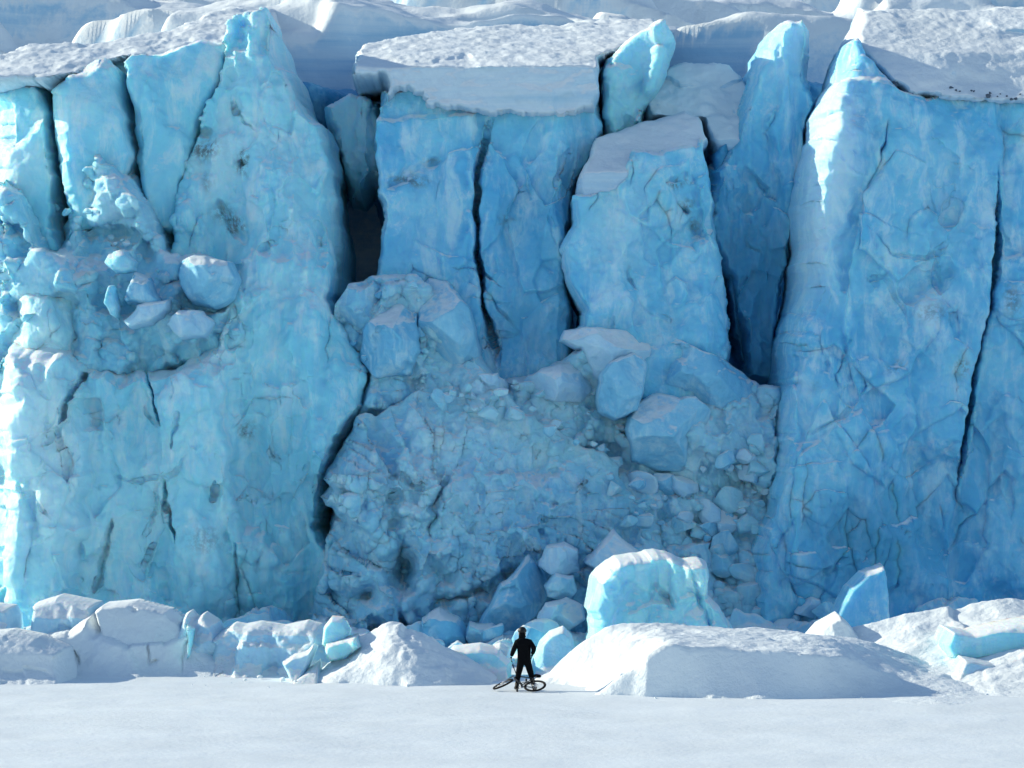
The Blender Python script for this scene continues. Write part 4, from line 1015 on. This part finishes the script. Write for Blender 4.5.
# hands in gloves: palm, four bent fingers, thumb
def hand(wrist, down, side):
    w = Vector(wrist); d = Vector(down).normalized(); sd_ = Vector(side).normalized(); fw = Vector((0, 1, 0))
    Jh = {'wrist': (tuple(w), 0.032), 'palm': (tuple(w + d * 0.06), (0.042, 0.024))}
    b = [('wrist', 'palm')]
    o = skin_mesh('hand', Jh, b, 1)
    parts = [([v.co.copy() for v in o.data.vertices], [list(p.vertices) for p in o.data.polygons])]
    bpy.data.objects.remove(o)
    for k, L in enumerate((0.070, 0.080, 0.074, 0.058)):
        st = w + d * 0.085 + fw * (0.03 - 0.02 * k)
        parts.append(tube([st, st + d * L * 0.5 - sd_ * 0.004, st + d * L * 0.85 - sd_ * 0.022, st + d * L - sd_ * 0.038], [0.0095, 0.009, 0.008, 0.006], 6))
    st = w + d * 0.03 + fw * 0.03
    parts.append(tube([st, st + fw * 0.028 + d * 0.03, st + fw * 0.034 + d * 0.06 - sd_ * 0.01], [0.012, 0.0105, 0.008], 6))
    return local_obj('glove', join(*parts), M_GLOVE, person)
hand(J['wrist_l'][0], (-0.05, 0.12, -1), (-1, 0, 0))
hand(J['wrist_r'][0], (-0.25, 0.3, -1), (1, 0, 0))
# face: nose, ears, brow
hx, hy, hzz = J['skull'][0]
def ball(c, r, n=10):
    bm = bmesh.new(); bmesh.ops.create_uvsphere(bm, u_segments=n, v_segments=n, radius=1)
    v = [Vector(c) + Vector((x.co.x * r[0], x.co.y * r[1], x.co.z * r[2])) for x in bm.verts]
    f = [[q.index for q in p.verts] for p in bm.faces]; bm.free()
    return v, f
local_obj('nose', ball((hx - 0.01, hy + 0.105, hzz + 0.02), (0.014, 0.025, 0.024)), M_SKIN, person)
for sgn in (-1, 1):
    local_obj('ear', ball((hx + sgn * 0.092, hy - 0.005, hzz + 0.02), (0.014, 0.022, 0.034)), M_SKIN, person)
    local_obj('eye', ball((hx - 0.01 + sgn * 0.034, hy + 0.088, hzz + 0.055), (0.015, 0.01, 0.009)), M_WHITE, person)
local_obj('mouth', ball((hx - 0.01, hy + 0.09, hzz - 0.025), (0.026, 0.01, 0.006)), plain_mat('lips', (0.4, 0.16, 0.14)), person)
# helmet
bm = bmesh.new(); bmesh.ops.create_uvsphere(bm, u_segments=20, v_segments=14, radius=1)
hv = [Vector(x.co) for x in bm.verts]; hf = [[q.index for q in p.verts] for p in bm.faces]; bm.free()
hc = Vector((hx, hy - 0.01, hzz + 0.10))
hv = [hc + Vector((v.x * 0.118, v.y * 0.145, max(v.z, -0.35) * 0.118)) for v in hv]
helm = local_obj('helmet', (hv, hf), M_HELM, person)
vis = [hc + Vector((math.sin(a) * r * 0.118, math.cos(a) * r * 0.145, 0.012 + dz)) for dz in (0, 0.012) for r in (0.98, 1.38) for a in np.linspace(-1.1, 0.9, 9)]
vf_ = []
for k in range(8):
    vf_ += [[k, k + 1, 9 + k + 1, 9 + k], [18 + k, 27 + k, 27 + k + 1, 18 + k + 1], [9 + k, 9 + k + 1, 27 + k + 1, 27 + k], [k, 18 + k, 18 + k + 1, k + 1]]
local_obj('visor', (vis, vf_), M_WHITE, helm)
for sfx in ('l', 'r'):
    an = Vector(J['ankle_' + sfx][0]); he = Vector(J['heel_' + sfx][0]); to = Vector(J['toe_' + sfx][0])
    he.z = to.z = 0.05
    bt = tube([an + Vector((0, 0, 0.10)), an + Vector((0, 0, 0.02)), he + Vector((0, -0.005, 0.01))], [0.062, 0.06, 0.058], 12)
    ft = tube([he + Vector((0, -0.055, 0)), he, he.lerp(to, 0.5), to, to + (to - he).normalized() * 0.045], [0.03, 0.052, 0.05, 0.048, 0.028], 12)
    local_obj('boot', join(bt, ft), M_BOOT, person)

# ------------------------------------------------------------------ the bicycle lying on its side
M_FRAME = plain_mat('black_frame_paint', (0.02, 0.02, 0.023), 0.35)
M_TYRE = plain_mat('tyre_rubber', (0.013, 0.013, 0.013), 0.85)
M_ALU = plain_mat('brushed_alloy', (0.55, 0.56, 0.58), 0.35, 0.9)
bike = bpy.data.objects.new('bicycle', None); COL.objects.link(bike)
tag(bike, 'black mountain bike lying on its side in the snow at the person\'s feet', 'bicycle')
RW = 0.345
def wheel(c, axis, name='wheel'):
    w = bpy.data.objects.new(name, None); COL.objects.link(w); w.parent = bike
    local_obj('tyre', ring(c, axis, RW - 0.028, 0.030, 48, 10), M_TYRE, w)
    local_obj('rim', ring(c, axis, RW - 0.068, 0.012, 48, 6), M_FRAME, w)
    ax = Vector(axis).normalized(); a = ax.orthogonal().normalized(); b = ax.cross(a); C0 = Vector(c)
    sp = []
    for k in range(24):
        an = 2 * math.pi * k / 24
        d = a * math.cos(an) + b * math.sin(an)
        sp.append(tube([C0 + ax * (0.03 if k % 2 else -0.03) + d * 0.02, C0 + d * (RW - 0.07)], [0.0022, 0.0022], 4))
    local_obj('spokes', join(*sp), M_ALU, w)
    local_obj('hub', join(tube([C0 - ax * 0.055, C0 - ax * 0.04, C0 + ax * 0.04, C0 + ax * 0.055], [0.012, 0.024, 0.024, 0.012], 12)), M_ALU, w)
    local_obj('brake_disc', ring(C0 + ax * 0.045, axis, 0.068, 0.010, 24, 4), M_ALU, w)
rear = Vector((-0.46, 0, RW)); bb = Vector((-0.02, 0, 0.33)); seat_t = Vector((-0.22, 0, 0.82)); head_t = Vector((0.36, 0, 0.90)); head_b = Vector((0.41, 0, 0.76))
steer_ax = (head_t - head_b).normalized()
local_obj('frame', join(tube([bb, seat_t], [0.018, 0.016]), tube([seat_t, head_t + Vector((0, 0, -0.03))], [0.018, 0.019]), tube([bb, head_b], [0.024, 0.022]), tube([head_b, head_t], [0.025, 0.025]),
                        *[tube([rear + Vector((0, q * 0.07, 0)), bb + Vector((-0.05, q * 0.035, 0))], [0.011, 0.013]) for q in (-1, 1)],
                        *[tube([rear + Vector((0, q * 0.07, 0)), seat_t + Vector((0.01, q * 0.02, -0.06))], [0.009, 0.010]) for q in (-1, 1)],
                        tube([bb + Vector((0, -0.045, 0)), bb + Vector((0, 0.045, 0))], [0.026, 0.026], 12)), M_FRAME, bike)
sdl = local_obj('saddle', ball((-0.27, 0, 0.985), (0.14, 0.065, 0.03), 14), M_TYRE, bike)
local_obj('seat_post', tube([seat_t - Vector((-0.02, 0, 0.05)), Vector((-0.265, 0, 0.965))], [0.014, 0.014]), M_ALU, bike)
turn_m = Matrix.Translation(head_b) @ Matrix.Rotation(math.radians(-24), 4, steer_ax) @ Matrix.Translation(-head_b)
front = Vector((0.62, 0, RW))
def st(vf): return [turn_m @ Vector(v) for v in vf[0]], vf[1]
local_obj('fork', st(join(tube([head_b + Vector((0, -0.06, -0.02)), head_b + Vector((0, 0.06, -0.02))], [0.018, 0.018]),
                         *[tube([head_b + Vector((0.0, q * 0.06, -0.02)), front + Vector((0, q * 0.06, 0))], [0.019, 0.014]) for q in (-1, 1)])), M_ALU, bike)
fa = turn_m.to_3x3() @ Vector((0, 1, 0))
wheel(rear, (0, 1, 0)); wheel(turn_m @ front, fa)
hb = head_t + steer_ax * 0.05
local_obj('handlebar', st(join(tube([head_t, hb, hb + Vector((0.07, 0, 0.02))], [0.018, 0.018, 0.016]), tube([hb + Vector((0.05, -0.36, 0.03)), hb + Vector((0.07, -0.05, 0.02)), hb + Vector((0.07, 0.05, 0.02)), hb + Vector((0.05, 0.36, 0.03))], [0.013, 0.015, 0.015, 0.013]))), M_FRAME, bike)
for q in (-1, 1):
    local_obj('grip', st(tube([hb + Vector((0.05, q * 0.37, 0.03)), hb + Vector((0.06, q * 0.25, 0.025))], [0.018, 0.018], 10)), M_TYRE, bike)
cr = bpy.data.objects.new('crankset', None); COL.objects.link(cr); cr.parent = bike
local_obj('chainring', join(ring(bb + Vector((0, -0.055, 0)), (0, 1, 0), 0.078, 0.008, 28, 4), tube([bb + Vector((0, -0.06, 0)), bb + Vector((0, -0.05, 0))], [0.05, 0.05], 12)), M_ALU, cr)
for q, dv in ((-1, Vector((0.12, 0, -0.12))), (1, Vector((-0.12, 0, 0.12)))):
    a_ = bb + Vector((0, q * 0.07, 0)); b_ = a_ + dv
    local_obj('crank_arm', tube([a_, b_], [0.013, 0.010]), M_FRAME, cr)
    local_obj('pedal', tube([b_ + Vector((0, q * 0.015, 0)), b_ + Vector((0, q * 0.055, 0)), b_ + Vector((0, q * 0.10, 0))], [0.03, 0.035, 0.03], 4), M_FRAME, cr)
local_obj('chain', join(*[tube([rear + Vector((0, -0.05, q * 0.045)), bb + Vector((0, -0.055, q * 0.075))], [0.005, 0.005], 4) for q in (-1, 1)]), M_ALU, bike)
# forward points left and a little away; the bike has fallen away from the camera and rests on bar end, pedal and wheels
R = Matrix.Rotation(math.radians(162), 4, 'Z') @ Matrix.Rotation(math.radians(66), 4, 'X') @ Matrix.Rotation(math.radians(-6), 4, 'Y')
bike.matrix_world = Matrix.Translation((wx(517.0, 99.4), -0.75, 0.02)) @ R @ Matrix.Scale(0.9, 4)
bike.rotation_mode = 'XYZ'
bpy.context.view_layer.update()
zmin = min((o.matrix_world @ v.co).z for o in bpy.data.objects if o.type == 'MESH' and (o.parent == bike or (o.parent and o.parent.parent == bike)) for v in o.data.vertices)
bike.location.z += -0.02 - zmin
for o in bpy.data.objects:
    if '_org' in o: del o['_org']
